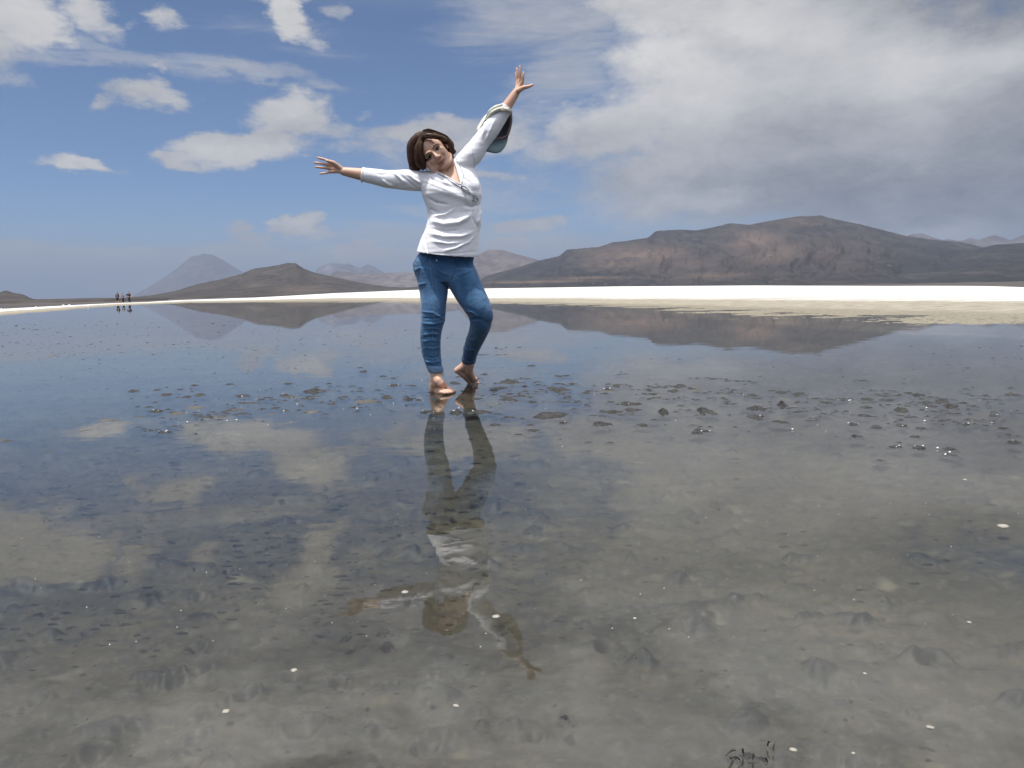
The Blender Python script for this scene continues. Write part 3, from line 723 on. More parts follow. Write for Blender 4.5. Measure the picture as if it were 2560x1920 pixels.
# feet
def G(x, y, z): return np.array(at_z(x, y, z))
hs.tube([Q(1088, 950, .02), G(1083, 973, .020)], [.034, .025], 14, sub=1)
hs.tube([Q(1092, 944, .01), Q(1101, 957, -.02), G(1114, 970, .026), G(1126, 977, .014)], [.034, .029, .022, .0165], 16)
hs.tube([G(1088, 975, .014), G(1102, 979, .010), G(1117, 982, .008)], [.024, .024, .020], 12)
for tx, ty, r in ((1138.5, 979.5, .0095), (1134, 982, .0075), (1129, 983.5, .007), (1123.5, 984.5, .0065), (1118, 985, .006)):
    hs.tube([G(tx - 15, ty - 4.5, .016), G(tx - 6, ty - 2, .011), G(tx - 2, ty - 1, .005)], [.0145, r + .0015, r * .95], 10)
hs.tube([Q(1172, 905, .33), Q(1160, 916, .345), Q(1143, 926, .35)], [.034, .030, .022], 14)
hs.tube([Q(1174, 908, .33), Q(1171, 925, .36), Q(1177, 938, .40), Q(1184, 950, .435)], [.034, .033, .028, .022], 16)
hs.tube([Q(1146, 928, .35), Q(1159, 938, .375), Q(1172, 951, .425)], [.020, .021, .020], 14)
for k in range(5): hs.tube([Q(1169 + 5 * k, 950 - .6 * k, .42), Q(1171 + 5.2 * k, 956 - .4 * k, .45), Q(1174 + 5.4 * k, 960 - .5 * k, .43)], [.014, .0095, .0078], 10)
V, N, F_ = remesh(hs, 0.0030, 3, 0.5)
# face details on the finished surface
L = (V - HC) @ np.array([hx, hf, hu]).T
lx, ly, lz = L[:, 0], L[:, 1], L[:, 2]
facem = (ly > 0.03) & (np.abs(lx) < 0.08) & (np.abs(lz) < 0.13)
g = lambda cx, cz, rx, rz: np.exp(-((lx - cx) / rx) ** 2 - ((lz - cz) / rz) ** 2) * facem
push = np.zeros(len(V))
for s in (-1, 1):
    push -= 0.0095 * g(s * .031, .001, .016, .0095)
    push -= 0.0028 * g(s * .030, -.055, .006, .014)          # smile creases
    push += 0.003 * g(s * .040, -.032, .016, .012)
    push -= 0.0035 * g(s * .0065, -.043, .0035, .003)
curve = lz + .0685 - .0105 * np.clip(np.abs(lx) / .030, 0, 1.2) ** 2
mw = np.exp(-(lx / .029) ** 6) * facem
push -= 0.0045 * np.exp(-(curve / .0022) ** 2) * mw
for s in (-1, 1): push += .0035 * g(s * .038, -.048, .010, .016)
push -= 0.002 * g(0, -.084, .018, .004)
V = V + np.outer(push, hf)
lip = np.clip(1.25 * np.exp(-((curve - .0042) / .0038) ** 2) * mw + 1.25 * np.exp(-((curve + .0042) / .0040) ** 2) * mw, 0, 1)
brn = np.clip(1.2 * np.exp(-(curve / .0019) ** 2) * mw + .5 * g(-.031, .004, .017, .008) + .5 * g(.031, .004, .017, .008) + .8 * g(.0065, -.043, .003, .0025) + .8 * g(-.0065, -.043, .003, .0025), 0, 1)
# toes and fingers stay plain skin
body = put('body', V, F_, M_SKIN, attrs={'lip': lip, 'brown': brn})

# eyes, brows, lids
for s in (-1, 1):
    e = Soup(); e.ball(H(s * .031, .0640, .0), (.0125, .0118, .0115), AX, 20); eye = put('eye', e.verts(), e.f, M_EYEW)
    e = Soup(); e.ball(H(s * .031 - .0005, .0722, -.0008), (.0068, .0045, .0066), AX, 16); put('iris', e.verts(), e.f, M_DARK, eye)
    e = Soup(); e.tube([H(s * .0185, .0755, -.0005), H(s * .025, .0785, .0045), H(s * .032, .079, .0055), H(s * .041, .0725, .0020), H(s * .0455, .068, -.002)], [.0012, .0028, .0034, .0028, .0012], 8); put('eyelash', e.verts(), e.f, M_BROW)
    e = Soup(); e.tube([H(s * .012, .0895, .0150), H(s * .022, .0900, .0205), H(s * .034, .0868, .0225), H(s * .045, .0790, .0180), H(s * .052, .0730, .0115)], [.0015, .0026, .0026, .0018, .0008], 8, asp=1.5, adir=hu); put('eyebrow', e.verts(), e.f, M_BROW)

# --- blouse
sh = Soup()
sh.rings(torso_rings(0.0, sag=0.018))
sh.ball(Q(1112, 484, -0.048), (.070, .062, .060)); sh.ball(Q(1172, 470, -0.046), (.066, .060, .060))
sh.tube([Q(1092, 452), Q(1046, 452), Q(1018, 450), Q(990, 449, -.01), Q(963, 447, -.01), Q(935, 441.5, -.015), Q(909, 437, -.02), Q(900, 435.5, -.02)], [.055, .060, .0605, .055, .051, .045, .0405, .040], 24, sub=5, ends=False)
sh.tube([Q(1150, 415), Q(1181, 386), Q(1206, 351), Q(1229, 321, -.01), Q(1253, 286, -.015), Q(1268, 268, -.02), Q(1274, 260, -.02)], [.055, .063, .0525, .051, .0440, .0370, .036], 24, sub=5, ends=False)
Vs, Ns, Fs = remesh(sh, 0.0042, 7, 0.6)
zz = lambda *p: [z1(*q) for q in p]
FOLD = [(zz((500, 775), (700, 815), (880, 880), (1010, 925)), 9, 6), (zz((600, 1085), (720, 1062), (815, 1008)), 3.2, 8), (zz((560, 1120), (700, 1165), (860, 1145), (1010, 1050)), 8, 13),
        (zz((1055, 1160), (1088, 1020)), 3.5, 7), (zz((530, 1250), (700, 1292), (880, 1290), (1020, 1240)), 6, 8), (zz((560, 1335), (750, 1365), (920, 1345)), 4, 5),
        (zz((690, 1445), (830, 1412), (915, 1365)), 4, 6), (zz((520, 640), (640, 705), (800, 765)), 4, 5), (zz((470, 700), (620, 760), (800, 830)), 4, 5),
        (zz((170, 620), (240, 680), (300, 740)), 3, 6), (zz((320, 640), (400, 700), (480, 745)), 3, 6), (zz((240, 640), (330, 715), (420, 800)), 2.4, -5),
        (zz((965, 315), (1000, 450), (1035, 570)), 2.5, -5), (zz((880, 570), (925, 680), (990, 725)), 2.6, 5), (zz((1130, 90), (1125, 200), (1100, 260)), 3, 5),
        (zz((1240, 60), (1180, 200), (1120, 330)), 3.5, 4), (zz((540, 1462), (800, 1470), (1045, 1448)), 1.6, -2.5), (zz((497, 1280), (515, 1370), (540, 1485)), 2.0, -7), (zz((1010, 1000), (1000, 1090), (1050, 1200)), 3, -6),
        (zz((520, 880), (620, 940), (760, 960)), 4, -6), (zz((540, 1000), (640, 1040), (740, 1040)), 4, -7), (zz((900, 960), (1000, 985), (1080, 960)), 5, -7), (zz((580, 1210), (720, 1235), (860, 1225)), 3, -6),
        (zz((1020, 1290), (960, 1350), (860, 1390)), 3, 4), (zz((60, 700), (120, 745), (190, 770)), 3, 5), (zz((0, 640), (60, 650), (130, 640)), 3, -3), (zz((700, 660), (820, 740), (960, 830)), 3, 4)]
Vs = folds(Vs, Ns, [(p_, w_ * .85, a_ * 1.4) for p_, w_, a_ in FOLD])
x_, y_ = project(Vs)
wr = 0.0022 * fbm(x_ / 34 + y_ / 40, y_ / 10, 2, 61) + 0.0006 * fbm(x_ / 9, y_ / 5, 2, 67)
Vs = Vs + Ns * wr[:, None]
x_, y_ = project(Vs)
def inpoly(x, y, P):
    c = np.zeros(len(x), bool); n = len(P)
    for i in range(n):
        x0, y0 = P[i]; x1, y1 = P[(i + 1) % n]
        c ^= ((y0 > y) != (y1 > y)) & (x < (x1 - x0) * (y - y0) / (y1 - y0 + 1e-12) + x0)
    return c
VNECK = [(1083, 424), (1110, 438), (1133, 450), (1153, 463), (1146, 438), (1139, 415), (1133, 396), (1110, 380), (1070, 395)]
kill = inpoly(x_, y_, VNECK) & (Vs[:, 1] < DW + 0.10)
kill |= (np.linalg.norm(Vs - (neckb + (0, 0, .04)), axis=1) < 0.062)
kill |= (y_ > 618) & (Ns[:, 2] < -0.80)
cdir = lambda a, b: (Q(*b) - Q(*a)) / np.linalg.norm(Q(*b) - Q(*a))
cl = cdir((963, 446, -.01), (905, 436, -.02)); kill |= (((Vs - Q(905.5, 437, -.02)) @ cl) > 0) & (x_ < 930)
cr_ = cdir((1229, 321, -.01), (1268, 268, -.02)); kill |= (((Vs - Q(1268.5, 269, -.02)) @ cr_) > 0) & (x_ > 1230)
keep = [not any(kill[i] for i in f) for f in Fs]
Vc, Fc, _ = cull(Vs, Fs, keep)
shirt = put('blouse', Vc, Fc, M_SHIRT)
so = shirt.modifiers.new('thickness', 'SOLIDIFY'); so.thickness = 0.003; so.offset = -1
BV = BVHTree.FromPolygons([tuple(p) for p in Vc], Fc)
def on(bvh, x, y, lift=0.003, fall=-0.12):
    d = ray(x, y).normalized(); hit = bvh.ray_cast(Vector((0, 0, CAMH)), d)
    p = hit[0] if hit[0] is not None else Vector(Q(x, y, fall))
    return np.array(p - d * lift)
BB = BVHTree.FromPolygons([tuple(p) for p in V], F_)
# neck band and placket strip along the V
cnt_ = {}
for f in Fc:
    for a_, b_ in zip(f, f[1:] + f[:1]): cnt_[(min(a_, b_), max(a_, b_))] = cnt_.get((min(a_, b_), max(a_, b_)), 0) + 1
bv_ = np.array(sorted({i for k_, c_ in cnt_.items() if c_ == 1 for i in k_})); BP = Vc[bv_]; bx_, by_ = project(BP)
for pts in ([(1083, 424), (1110, 438), (1133, 450), (1153, 463)], [(1133, 396), (1139, 415), (1146, 438), (1153, 463)]):
    best = np.full(len(BP), 1e9); par = np.zeros(len(BP))
    for i in range(3):
        (ax, ay), (cx, cy) = pts[i], pts[i + 1]; L2 = (cx - ax) ** 2 + (cy - ay) ** 2
        t_ = np.clip(((bx_ - ax) * (cx - ax) + (by_ - ay) * (cy - ay)) / L2, 0, 1); d_ = np.hypot(bx_ - ax - t_ * (cx - ax), by_ - ay - t_ * (cy - ay)); m_ = d_ < best
        best[m_] = d_[m_]; par[m_] = i + t_[m_]
    ok_ = (best < 5) & (BP[:, 1] < DW + .03); P = []
    for lo in np.arange(0, 3, .2):
        k_ = ok_ & (par >= lo) & (par < lo + .2)
        if k_.any(): P.append(BP[k_].mean(0) + np.array([0, -.002, 0]))
    if len(P) > 3:
        e = Soup(); e.tube(P, [.0045] * len(P), 8, sub=3); put('neck_band', e.verts(), e.f, M_TRIM)
e = Soup(); e.tube([on(BV, 1154, 463), on(BV, 1160, 478), on(BV, 1165, 492)], [.003, .0028, .002], 8); put('placket', e.verts(), e.f, M_TRIM)
for k, (c, r, ax) in enumerate([((905.5, 437, -.02), .0412, cl), ((1268.5, 269, -.02), .0370, cr_)]):
    e = Soup(); u = np.cross(ax, [0, 1, 0]); u /= np.linalg.norm(u); w = np.cross(ax, u)
    th = np.linspace(0, 2 * np.pi, 40, endpoint=False); rr = []
    for dr, da in ((0, 0), (.0022, -.001), (.0022, -.010), (0, -.011), (-.003, -.010), (-.003, 0)): rr.append(Q(*c) + ax * (da + .002) + np.outer(np.cos(th), u) * (r + dr) + np.outer(np.sin(th), w) * (r + dr))
    rr.append(rr[0]); e.rings(rr, cap=False); put('sleeve_cuff', e.verts(), e.f, M_SHIRT)

# --- jeans
jn = Soup()
def legrings(rows, dys, dep):
    out = []; th = np.linspace(0, 2 * np.pi, 32, endpoint=False)
    LR = catmull([[l[0], l[1], r[0], r[1], dy, d] for (l, r), dy, d in zip(rows, dys, dep)], len(rows) * 4)
    for a in LR:
        L = Q(a[0], a[1], a[4]); R_ = Q(a[2], a[3], a[4]); c = (L + R_) / 2
        out.append(c + np.outer(np.cos(th), (R_ - L) / 2) + np.outer(np.sin(th), [0, a[5], 0]))
    return out
pel = [((1052, 628), (1186, 634)), ((1042, 641), (1185, 646)), ((1032, 660), (1184, 660)), ((1036, 684), (1194, 684)), ((1046, 706), (1190, 706))]
jn.rings(legrings(pel, [.035] * 5, [.100, .104, .108, .106, .09]))
jn.rings(legrings([((1036, 670), (1118, 672)), ((1043, 703), (1120, 703)), ((1049, 732), (1120, 731)), ((1052, 760), (1116, 758)), ((1052, 800), (1113, 798)), ((1050, 826), (1105, 826)), ((1050, 850), (1102, 850)),
                   ((1054, 880), (1102, 880)), ((1061, 903), (1104, 906)), ((1067, 918), (1106, 922)), ((1071, 927), (1107, 929))],
                  [.035, .03, .02, .0, -.01, 0, .01, .02, .02, .02, .02], [.10, .095, .088, .082, .072, .066, .064, .058, .050, .046, .045]))
jn.rings(legrings([((1100, 672), (1190, 672)), ((1108, 696), (1198, 692)), ((1124, 722), (1208, 716)), ((1141, 750), (1222, 747)), ((1156, 771), (1231, 774)), ((1168, 788), (1233, 796)), ((1180, 802), (1226, 812))],
                  [.02, .01, .0, -.015, -.02, -.01, .02], [.10, .10, .088, .078, .072, .066, .055]))
jn.tube([Q(1200, 786, .0), Q(1202, 809, .04), Q(1193, 837, .14), Q(1182, 863, .23), Q(1175, 884, .29), Q(1172, 896, .325), Q(1173, 902, .34)], [.072, .066, .0585, .053, .0485, .046, .043], 28, ends=False)
Vj, Nj, Fj = remesh(jn, 0.0042, 6, 0.6)
zf = lambda *p: [z4(*q) for q in p]
JF = [(zf((200, 705), (330, 720), (445, 795)), 2.4, 5), (zf((208, 822), (340, 830), (445, 800)), 2.4, 6), (zf((215, 770), (330, 775), (430, 760)), 2, -5), (zf((225, 935), (320, 925), (390, 930)), 2.2, 6),
      (zf((225, 1003), (300, 990), (380, 1000)), 2.2, 5), (zf((240, 1195), (330, 1213), (415, 1188)), 2.2, 6), (zf((245, 1150), (330, 1165), (410, 1140)), 2, -4), (zf((215, 970), (300, 958), (390, 965)), 2, -5),
      (zf((150, 300), (205, 268)), 2.5, 5), (zf((175, 442), (265, 425)), 2.2, 4), (zf((500, 420), (530, 340), (530, 250)), 3, -6), (zf((640, 690), (720, 715), (800, 780)), 2.4, 5), (zf((700, 800), (760, 760), (820, 790)), 2.4, -5),
      (zf((640, 960), (700, 985), (760, 990)), 2.2, 4), (zf((610, 1060), (680, 1090), (760, 1080)), 2.2, 5), (zf((600, 120), (640, 200), (590, 270)), 2, 4), (zf((330, 260), (420, 330), (500, 350)), 3, 3),
      (zf((560, 350), (640, 330), (720, 290)), 3, 4), (zf((230, 1060), (320, 1075), (400, 1060)), 2.2, 4), (zf((250, 880), (330, 870), (400, 890)), 2.0, 4), (zf((150, 120), (140, 200), (170, 290)), 2.0, -4)]
Vj = folds(Vj, Nj, [(p_, w_, a_ * 1.25) for p_, w_, a_ in JF])
xj, yj = project(Vj)
Vj = Vj + Nj * (0.0020 * fbm(xj / 14, yj / 8, 3, 71))[:, None]
xj, yj = project(Vj); wear = np.zeros(len(Vj))
for cx_, cy_, rx_, ry_, a_ in ((1085, 745, 16, 45, .28), (1200, 745, 14, 30, .5), (1218, 775, 12, 22, .45), (1080, 850, 14, 30, .22), (1048, 650, 12, 22, .35), (1190, 840, 12, 25, .2)):
    wear = np.maximum(wear, a_ * np.exp(-((xj - cx_) / rx_) ** 2 - ((yj - cy_) / ry_) ** 2))
wear *= 0.7 + 1.2 * fbm(xj / 5, yj / 9, 3, 77)
jeans = put('jeans', Vj, Fj, M_JEAN, attrs={'fade': np.clip(wear, 0, 1)})
BJ = BVHTree.FromPolygons([tuple(p) for p in Vj], Fj)
def line_on(bvh, pts, r, n=30, lift=.0008):
    P = catmull(pts, n); e = Soup(); W_ = []
    for x, y in P:
        d = ray(x, y).normalized(); h = bvh.ray_cast(Vector((0, 0, CAMH)), d)[0]
        if h is not None and h.y < DW + 0.6 and (not W_ or np.linalg.norm(np.array(h) - W_[-1]) < .06): W_.append(np.array(h - d * lift))
    e.tube(W_, [r] * len(W_), 6, sub=1); return e
for nm, pts, r in (('seam', zf((295, 130), (300, 260), (325, 480), (338, 700), (322, 900), (318, 1100), (330, 1235)), .0013), ('seam', zf((150, 100), (160, 180), (140, 250), (165, 310)), .0016),
                   ('pocket_edge', zf((275, 130), (262, 200), (205, 250), (160, 262)), .0015), ('pocket_edge', zf((640, 150), (648, 210), (600, 270), (585, 275)), .0016), ('fly_seam', zf((520, 170), (535, 260), (505, 350), (480, 470)), .0014)):
    e = line_on(BJ, pts, r); put(nm, e.verts(), e.f, M_JEANL if nm != 'pocket_edge' else M_JEAN)
bp = on(BJ, *z4(362, 200), .002); e = Soup(); e.ball(bp, (.006, .003, .006)); put('rivet', e.verts(), e.f, simple_mat('metal rivet', (0.5, 0.5, 0.5), .35, metal=1.0))
def cuff(rows, dys, dep, mat):
    e = Soup()
    if rows: e.rings(legrings(rows, dys, dep))
    else: e.tube([Q(1173.5, 890, .30), Q(1172, 896, .325), Q(1173, 902, .345)], [.0485, .0495, .047], 28, ends=False)
    v, n, f = remesh(e, .003, 5, .6)
    x, y = project(v); v = v + n * (0.0022 * fbm(x / 7, y / 4, 2, 5))[:, None]
    return put('trouser_cuff', v, f, mat)
cuff([((1064, 913), (1107, 915)), ((1067, 921), (1109, 924)), ((1071, 930), (1108, 931))], [.02] * 3, [.051, .052, .049], M_JEANL)
cuff(None, None, None, mat_cloth('denim turn-up', (0.04, 0.08, 0.14), (0.07, 0.12, 0.2), 300, .4))

# --- hair: a shell of lobes with combed strands over it
hr = Soup()
hr.ball(H(0, -0.028, 0.036), (0.082, 0.095, 0.089), AX, 32)
hr.ball(Q(*z5(450, 520), .02), .052)
hr.ball(H(0, -0.060, -0.03), (0.080, 0.062, 0.085), AX, 28)
hr.ball(H(-.012, -.012, .064), (0.078, 0.072, 0.066), AX, 28)
hl = [Q(*z5(420, 520), .0), Q(*z5(220, 700), -.0), Q(*z5(200, 950), .0), Q(*z5(215, 1200), .0), Q(*z5(225, 1350), .0)]
hr.tube(hl, [.050, .046, .044, .042, .036], 20, asp=1.4, adir=(0, 1, 0))
hr.tube([Q(*z5(430, 520), -.07), Q(*z5(360, 760), -.085), Q(*z5(350, 1020), -.085), Q(*z5(420, 1250), -.075), Q(*z5(480, 1380), -.06)], [.020, .025, .027, .028, .014], 16)
hr.tube([Q(*z5(380, 900), -.04), Q(*z5(400, 1150), -.045), Q(*z5(470, 1360), -.04)], [.035, .038, .022], 16)
hr.tube([Q(*z5(500, 400), -.09), Q(*z5(760, 390), -.105), Q(*z5(1010, 430), -.100), Q(*z5(1170, 480), -.07)], [.014, .015, .014, .012], 14)
hr.tube([H(.070, -.03, .06), Q(*z5(1330, 600), -.0), Q(*z5(1380, 780), -.005), Q(*z5(1430, 900), -.01), Q(*z5(1520, 880), -.01)], [.026, .020, .018, .016, .006], 16, asp=1.6, adir=(0, 1, 0))
Vh, Nh, Fh = remesh(hr, 0.0026, 18, 0.8)
# combed relief: flow lines run away from the parting
part = Q(*z5(420, 360), -.03)
Lh = (Vh - HC) @ np.array([hx, hf, hu]).T
px_, py_ = project(Vh)
cxp, cyp = z5(450, 330)
angp = np.arctan2(py_ - cyp, px_ - cxp); rad_ = np.hypot(px_ - cxp, py_ - cyp)
leftside = sstep(cxp + 8 - px_, -6, 8)
coord = np.where(px_ < cxp + 4, px_ * 0.9 + 14 * np.exp(-(py_ - cyp) / 25.0), (py_ - cyp) * 1.3 - 0.35 * (px_ - cxp))
st = fbm(coord * 0.6, rad_ * 0.02 + Lh[:, 1] * 12, 3, 81) + 0.7 * fbm(coord * 1.6, rad_ * 0.03 + Lh[:, 1] * 20, 2, 83)
Vh = Vh + Nh * (st * 0.0026)[:, None]
top = sstep((Vh - HC) @ np.array([0, 0, 1.0]), 0.0, 0.11)
hair = put('hair', Vh, Fh, M_HAIR, attrs={'strand': np.clip(0.35 + st * 1.1, 0, 1)})
BH = BVHTree.FromPolygons([tuple(p) for p in Vh], Fh)
e = Soup(); sv = []
rs = np.random.RandomState(3)
gl_out = [(430, 260), (230, 400), (70, 650), (28, 950), (22, 1250), (25, 1430)]; gl_in = [(500, 440), (455, 600), (440, 800), (450, 1050), (490, 1250), (560, 1410)]
gr_out = [(470, 200), (640, 140), (900, 215), (1200, 345), (1370, 520), (1425, 720), (1530, 850)]; gr_in = [(500, 450), (640, 470), (860, 480), (1060, 500), (1170, 560), (1330, 800), (1400, 965)]
for k in range(420):
    u = rs.rand(); left = k % 2 == 0; a, b = (gl_out, gl_in) if left else (gr_out, gr_in)
    P = [(ax + (bx - ax) * u + rs.randn() * 7, ay + (by - ay) * u + rs.randn() * 7) for (ax, ay), (bx, by) in zip(a, b)]
    n0 = 0 if rs.rand() < .6 else 1; P = catmull(P[n0:], 14)
    if rs.rand() < .35: P = P[:rs.randint(8, 14)]
    w = [on(BH, *z5(x, y), .0008, -.02) for x, y in P]
    w = np.array(w)
    ok = [0]
    for i in range(1, len(w)):
        if np.linalg.norm(w[i] - w[ok[-1]]) < .045: ok.append(i)
    if len(ok) < 5: continue
    w = w[ok]
    if k % 5 == 0: w = w + np.array([_v * .0035 for _v in (rs.randn(), -1, rs.randn())]) * np.linspace(0, 1.6, len(w))[:, None]
    e.tube(w, np.linspace(.0012, .0004, len(w)), 4, sub=1); sv += [rs.rand()] * (len(e.v[-1]))
put('hair_strands', e.verts(), e.f, M_HAIR, hair, attrs={'strand': sv})
# loose lock lying on the shoulder
e = Soup(); e.tube([Q(*z5(480, 1240), -.075), Q(*z5(540, 1380), -.08), Q(*z5(600, 1460), -.085), Q(*z5(655, 1510), -.088)], [.006, .005, .003, .001], 8); put('hair_lock', e.verts(), e.f, M_HAIR, hair, attrs={'strand': [.2] * len(e.verts())})

# --- eyeglasses hanging on a cord
M_FRAME = simple_mat('dark metal frame', (0.03, 0.03, 0.032), 0.3, metal=0.6)
def mat_lens():
    m, t = new_mat('spectacle lens'); tr = t.new('ShaderNodeBsdfTransparent', {'Color': (0.93, 0.94, 0.95, 1)}); gl = t.new('ShaderNodeBsdfGlossy', {'Roughness': 0.03})
    fr = t.new('ShaderNodeFresnel', {'IOR': 1.5}); mx = t.new('ShaderNodeMixShader', {0: fr.outputs[0], 1: tr.outputs[0], 2: gl.outputs[0]}); t.l.new(mx.outputs[0], t.out.inputs[0]); return m
M_LENS = mat_lens()
gbase = on(BV, *z1(970, 850), .004)
GL = thing(empty('eyeglasses', tuple(gbase)), 'thin framed eyeglasses hanging on a cord against the front of the white blouse', 'eyeglasses')
fr = Soup()
for (cx, cy, rx, ry, rot) in ((925, 800, 50, 27, 38), (1018, 893, 54, 30, 38)):
    th = np.linspace(0, 2 * np.pi, 25); c, s = math.cos(math.radians(rot)), math.sin(math.radians(rot))
    pts = [z1(cx + c * rx * math.cos(a) - s * ry * math.sin(a) * (1 if math.sin(a) > 0 else .8), cy + s * rx * math.cos(a) + c * ry * math.sin(a) * (1 if math.sin(a) > 0 else .8)) for a in th]
    ctr = on(BV, *z1(cx, cy), .007); dpt = ctr[1]
    P = [np.array(at_y(x, y, dpt)) for x, y in pts]
    fr.tube(P, [.0009] * 25, 6, sub=1)
    lv = [ctr * 0 + np.mean(P[:-1], 0)] + P[:-1]; put('lens', np.array(lv + [p + np.array([0, .0008, 0]) for p in lv]), [(0, i + 1, (i + 1) % 24 + 1) for i in range(24)] + [(25, 25 + (i + 1) % 24 + 1, 25 + i + 1) for i in range(24)] + [(i + 1, 25 + i + 1, 25 + (i + 1) % 24 + 1, (i + 1) % 24 + 1) for i in range(24)], M_LENS, GL, base=gbase, smooth=False)
fr.tube([on(BV, *z1(960, 832), .008), on(BV, *z1(972, 838), .009), on(BV, *z1(975, 858), .008)], [.0015] * 3, 6)
put('frame', fr.verts(), fr.f, M_FRAME, GL, base=gbase)
for pts in ([(885, 778), (900, 700), (905, 640), (870, 560), (835, 480)], [(1062, 915), (1010, 870), (960, 820), (905, 765)]):
    e = Soup(); e.tube([on(BV, *z1(*p), .004) for p in pts], [.0008] * len(pts), 6); put('temple_arm' if pts[0][0] > 1000 else 'cord', e.verts(), e.f, M_FRAME, GL, base=gbase)
e = Soup(); e.tube([on(BV, *z1(*p), .003) for p in [(640, 640), (700, 668), (780, 720), (850, 770), (885, 790)]], [.001] * 5, 6); put('cord', e.verts(), e.f, M_FRAME, GL, base=gbase)

# --- cap hooked over the forearm
def mat_cap(name, col): return simple_mat(name, col, .85, .12, 60, .4)
M_CREAM = mat_cap('cream cap cloth', (0.70, 0.69, 0.60)); M_INS = mat_cap('dark cap lining', (0.13, 0.14, 0.16)); M_BRIM = mat_cap('grey green brim cloth', (0.12, 0.17, 0.19)); M_SWEAT = mat_cap('dusty pink sweatband', (0.36, 0.25, 0.245))
cbase = Q(*z3(380, 1080), .05)
CAP = thing(empty('cap', tuple(cbase)), 'cream peaked cap with grey green brim hooked over the raised forearm by its back strap', 'cap')
ringpx = [(560, 855, -.02), (628, 915, .0), (642, 1000, .02), (632, 1100, .045), (600, 1220, .06), (555, 1300, .07), (450, 1335, .07), (340, 1330, .065), (230, 1300, .06), (140, 1240, .06), (110, 1190, .05), (160, 1090, .045), (215, 1005, .035), (290, 920, .02), (390, 860, .0), (480, 835, -.025)]
rim = catmull([Q(*z3(x, y), d) for x, y, d in ringpx] + [Q(*z3(ringpx[0][0], ringpx[0][1]), ringpx[0][2])], 65)[:-1]
cen = rim.mean(0); bul = np.array([-0.052, 0.105, 0.035])
lay = []
for q in np.linspace(0, 1, 12):
    a = q * np.pi / 2; lay.append(cen + (rim - cen) * math.cos(a) ** 0.75 * (1.0) + bul * math.sin(a) if q < 1 else cen + (rim - cen) * 0.02 + bul)
e = Soup(); n = 64; v = np.concatenate(lay); f = []
for r in range(11):
    for k in range(n): f.append((r * n + k, r * n + (k + 1) % n, (r + 1) * n + (k + 1) % n, (r + 1) * n + k))
outer = v + 0; crown = put('crown', outer, f, M_CREAM, CAP, base=cbase)
inn = cen + (v - cen) * 0.965 + np.array([.0006, -.002, -.0006]); put('lining', inn, f, M_INS, CAP, base=cbase)
def band(idx, w, mat, name, off=-.004):
    P = rim[idx]; inward = (cen - P); inward /= np.linalg.norm(inward, axis=1)[:, None]
    a = P + [0, off, 0]; b = P + inward * w + [0, off * 1.3 + .004, 0]; v = np.concatenate([a, b, b + [0, .003, 0], a + [0, .003, 0]]); m = len(idx); f = []
    for k in range(m - 1):
        for s in range(4): f.append((s * m + k, s * m + k + 1, ((s + 1) % 4) * m + k + 1, ((s + 1) % 4) * m + k))
    return put(name, v, f, mat, CAP, base=cbase)
band(np.arange(4, 36), .014, M_SWEAT, 'sweatband')
e = Soup(); e.tube(rim[np.r_[0:64, 0]], [.0022] * 65, 6, sub=1); put('edge_binding', e.verts(), e.f, M_CREAM, CAP, base=cbase)
# back strap crossing in front of the forearm
sp = [(215, 1008, .0), (300, 918, -.045), (400, 855, -.062), (490, 832, -.066), (570, 850, -.06), (632, 888, -.03)]
C1 = catmull([Q(*z3(x, y - 26), d) for x, y, d in sp], 24); C2 = catmull([Q(*z3(x + 8, y + 30), d - .004) for x, y, d in sp], 24)
v = np.concatenate([C1, C2, C2 + [0, .003, 0], C1 + [0, .003, 0]]); f = []
for k in range(23):
    for s in range(4): f.append((s * 24 + k, s * 24 + k + 1, ((s + 1) % 4) * 24 + k + 1, ((s + 1) % 4) * 24 + k))
f += [(0, 72, 48, 24), (23, 47, 71, 95)]
put('strap', v, f, M_CREAM, CAP, base=cbase)
# two pleats of cream cloth rolled over the sleeve
for pts in ([(225, 990, -.01), (290, 880, -.035), (380, 815, -.05), (478, 775, -.055)], [(240, 1000, -.02), (320, 905, -.05), (420, 850, -.06), (500, 828, -.065)]):
    e = Soup(); e.tube([Q(*z3(x, y), d) for x, y, d in pts], [.005, .010, .010, .005], 12); put('rolled_panel', e.verts(), e.f, M_CREAM, CAP, base=cbase)
e = Soup(); e.tube([Q(*z3(462, 845), -.075), Q(*z3(560, 845), -.074)], [.0022, .0022], 6, sub=1); e.tube([Q(*z3(462, 862), -.075), Q(*z3(568, 865), -.074)], [.0022, .0022], 6, sub=1); put('buckle', e.verts(), e.f, simple_mat('dull brass', (.45, .42, .3), .4, metal=.8), CAP, base=cbase)
# brim
bo = catmull([Q(*z3(x, y), d) for x, y, d in [(150, 1330, .04), (205, 1505, .0), (290, 1540, -.02), (380, 1553, -.03), (460, 1530, -.025), (525, 1455, -.01), (560, 1370, .02), (578, 1270, .06)]], 32)
bi = catmull([Q(*z3(x, y), d) for x, y, d in [(150, 1250, .06), (230, 1300, .06), (340, 1330, .065), (450, 1335, .07), (555, 1300, .07), (580, 1260, .07)]], 32)
rows = [bi + (bo - bi) * s + np.array([0, -0.02 * math.sin(np.pi * s), 0]) for s in np.linspace(0, 1, 8)]
v = np.concatenate(rows + [r + np.array([.001, .0045, .002]) for r in rows]); f = []
for r in range(7):
    for k in range(31): f.append((r * 32 + k, r * 32 + k + 1, (r + 1) * 32 + k + 1, (r + 1) * 32 + k)); f.append((256 + r * 32 + k, 256 + (r + 1) * 32 + k, 256 + (r + 1) * 32 + k + 1, 256 + r * 32 + k + 1))
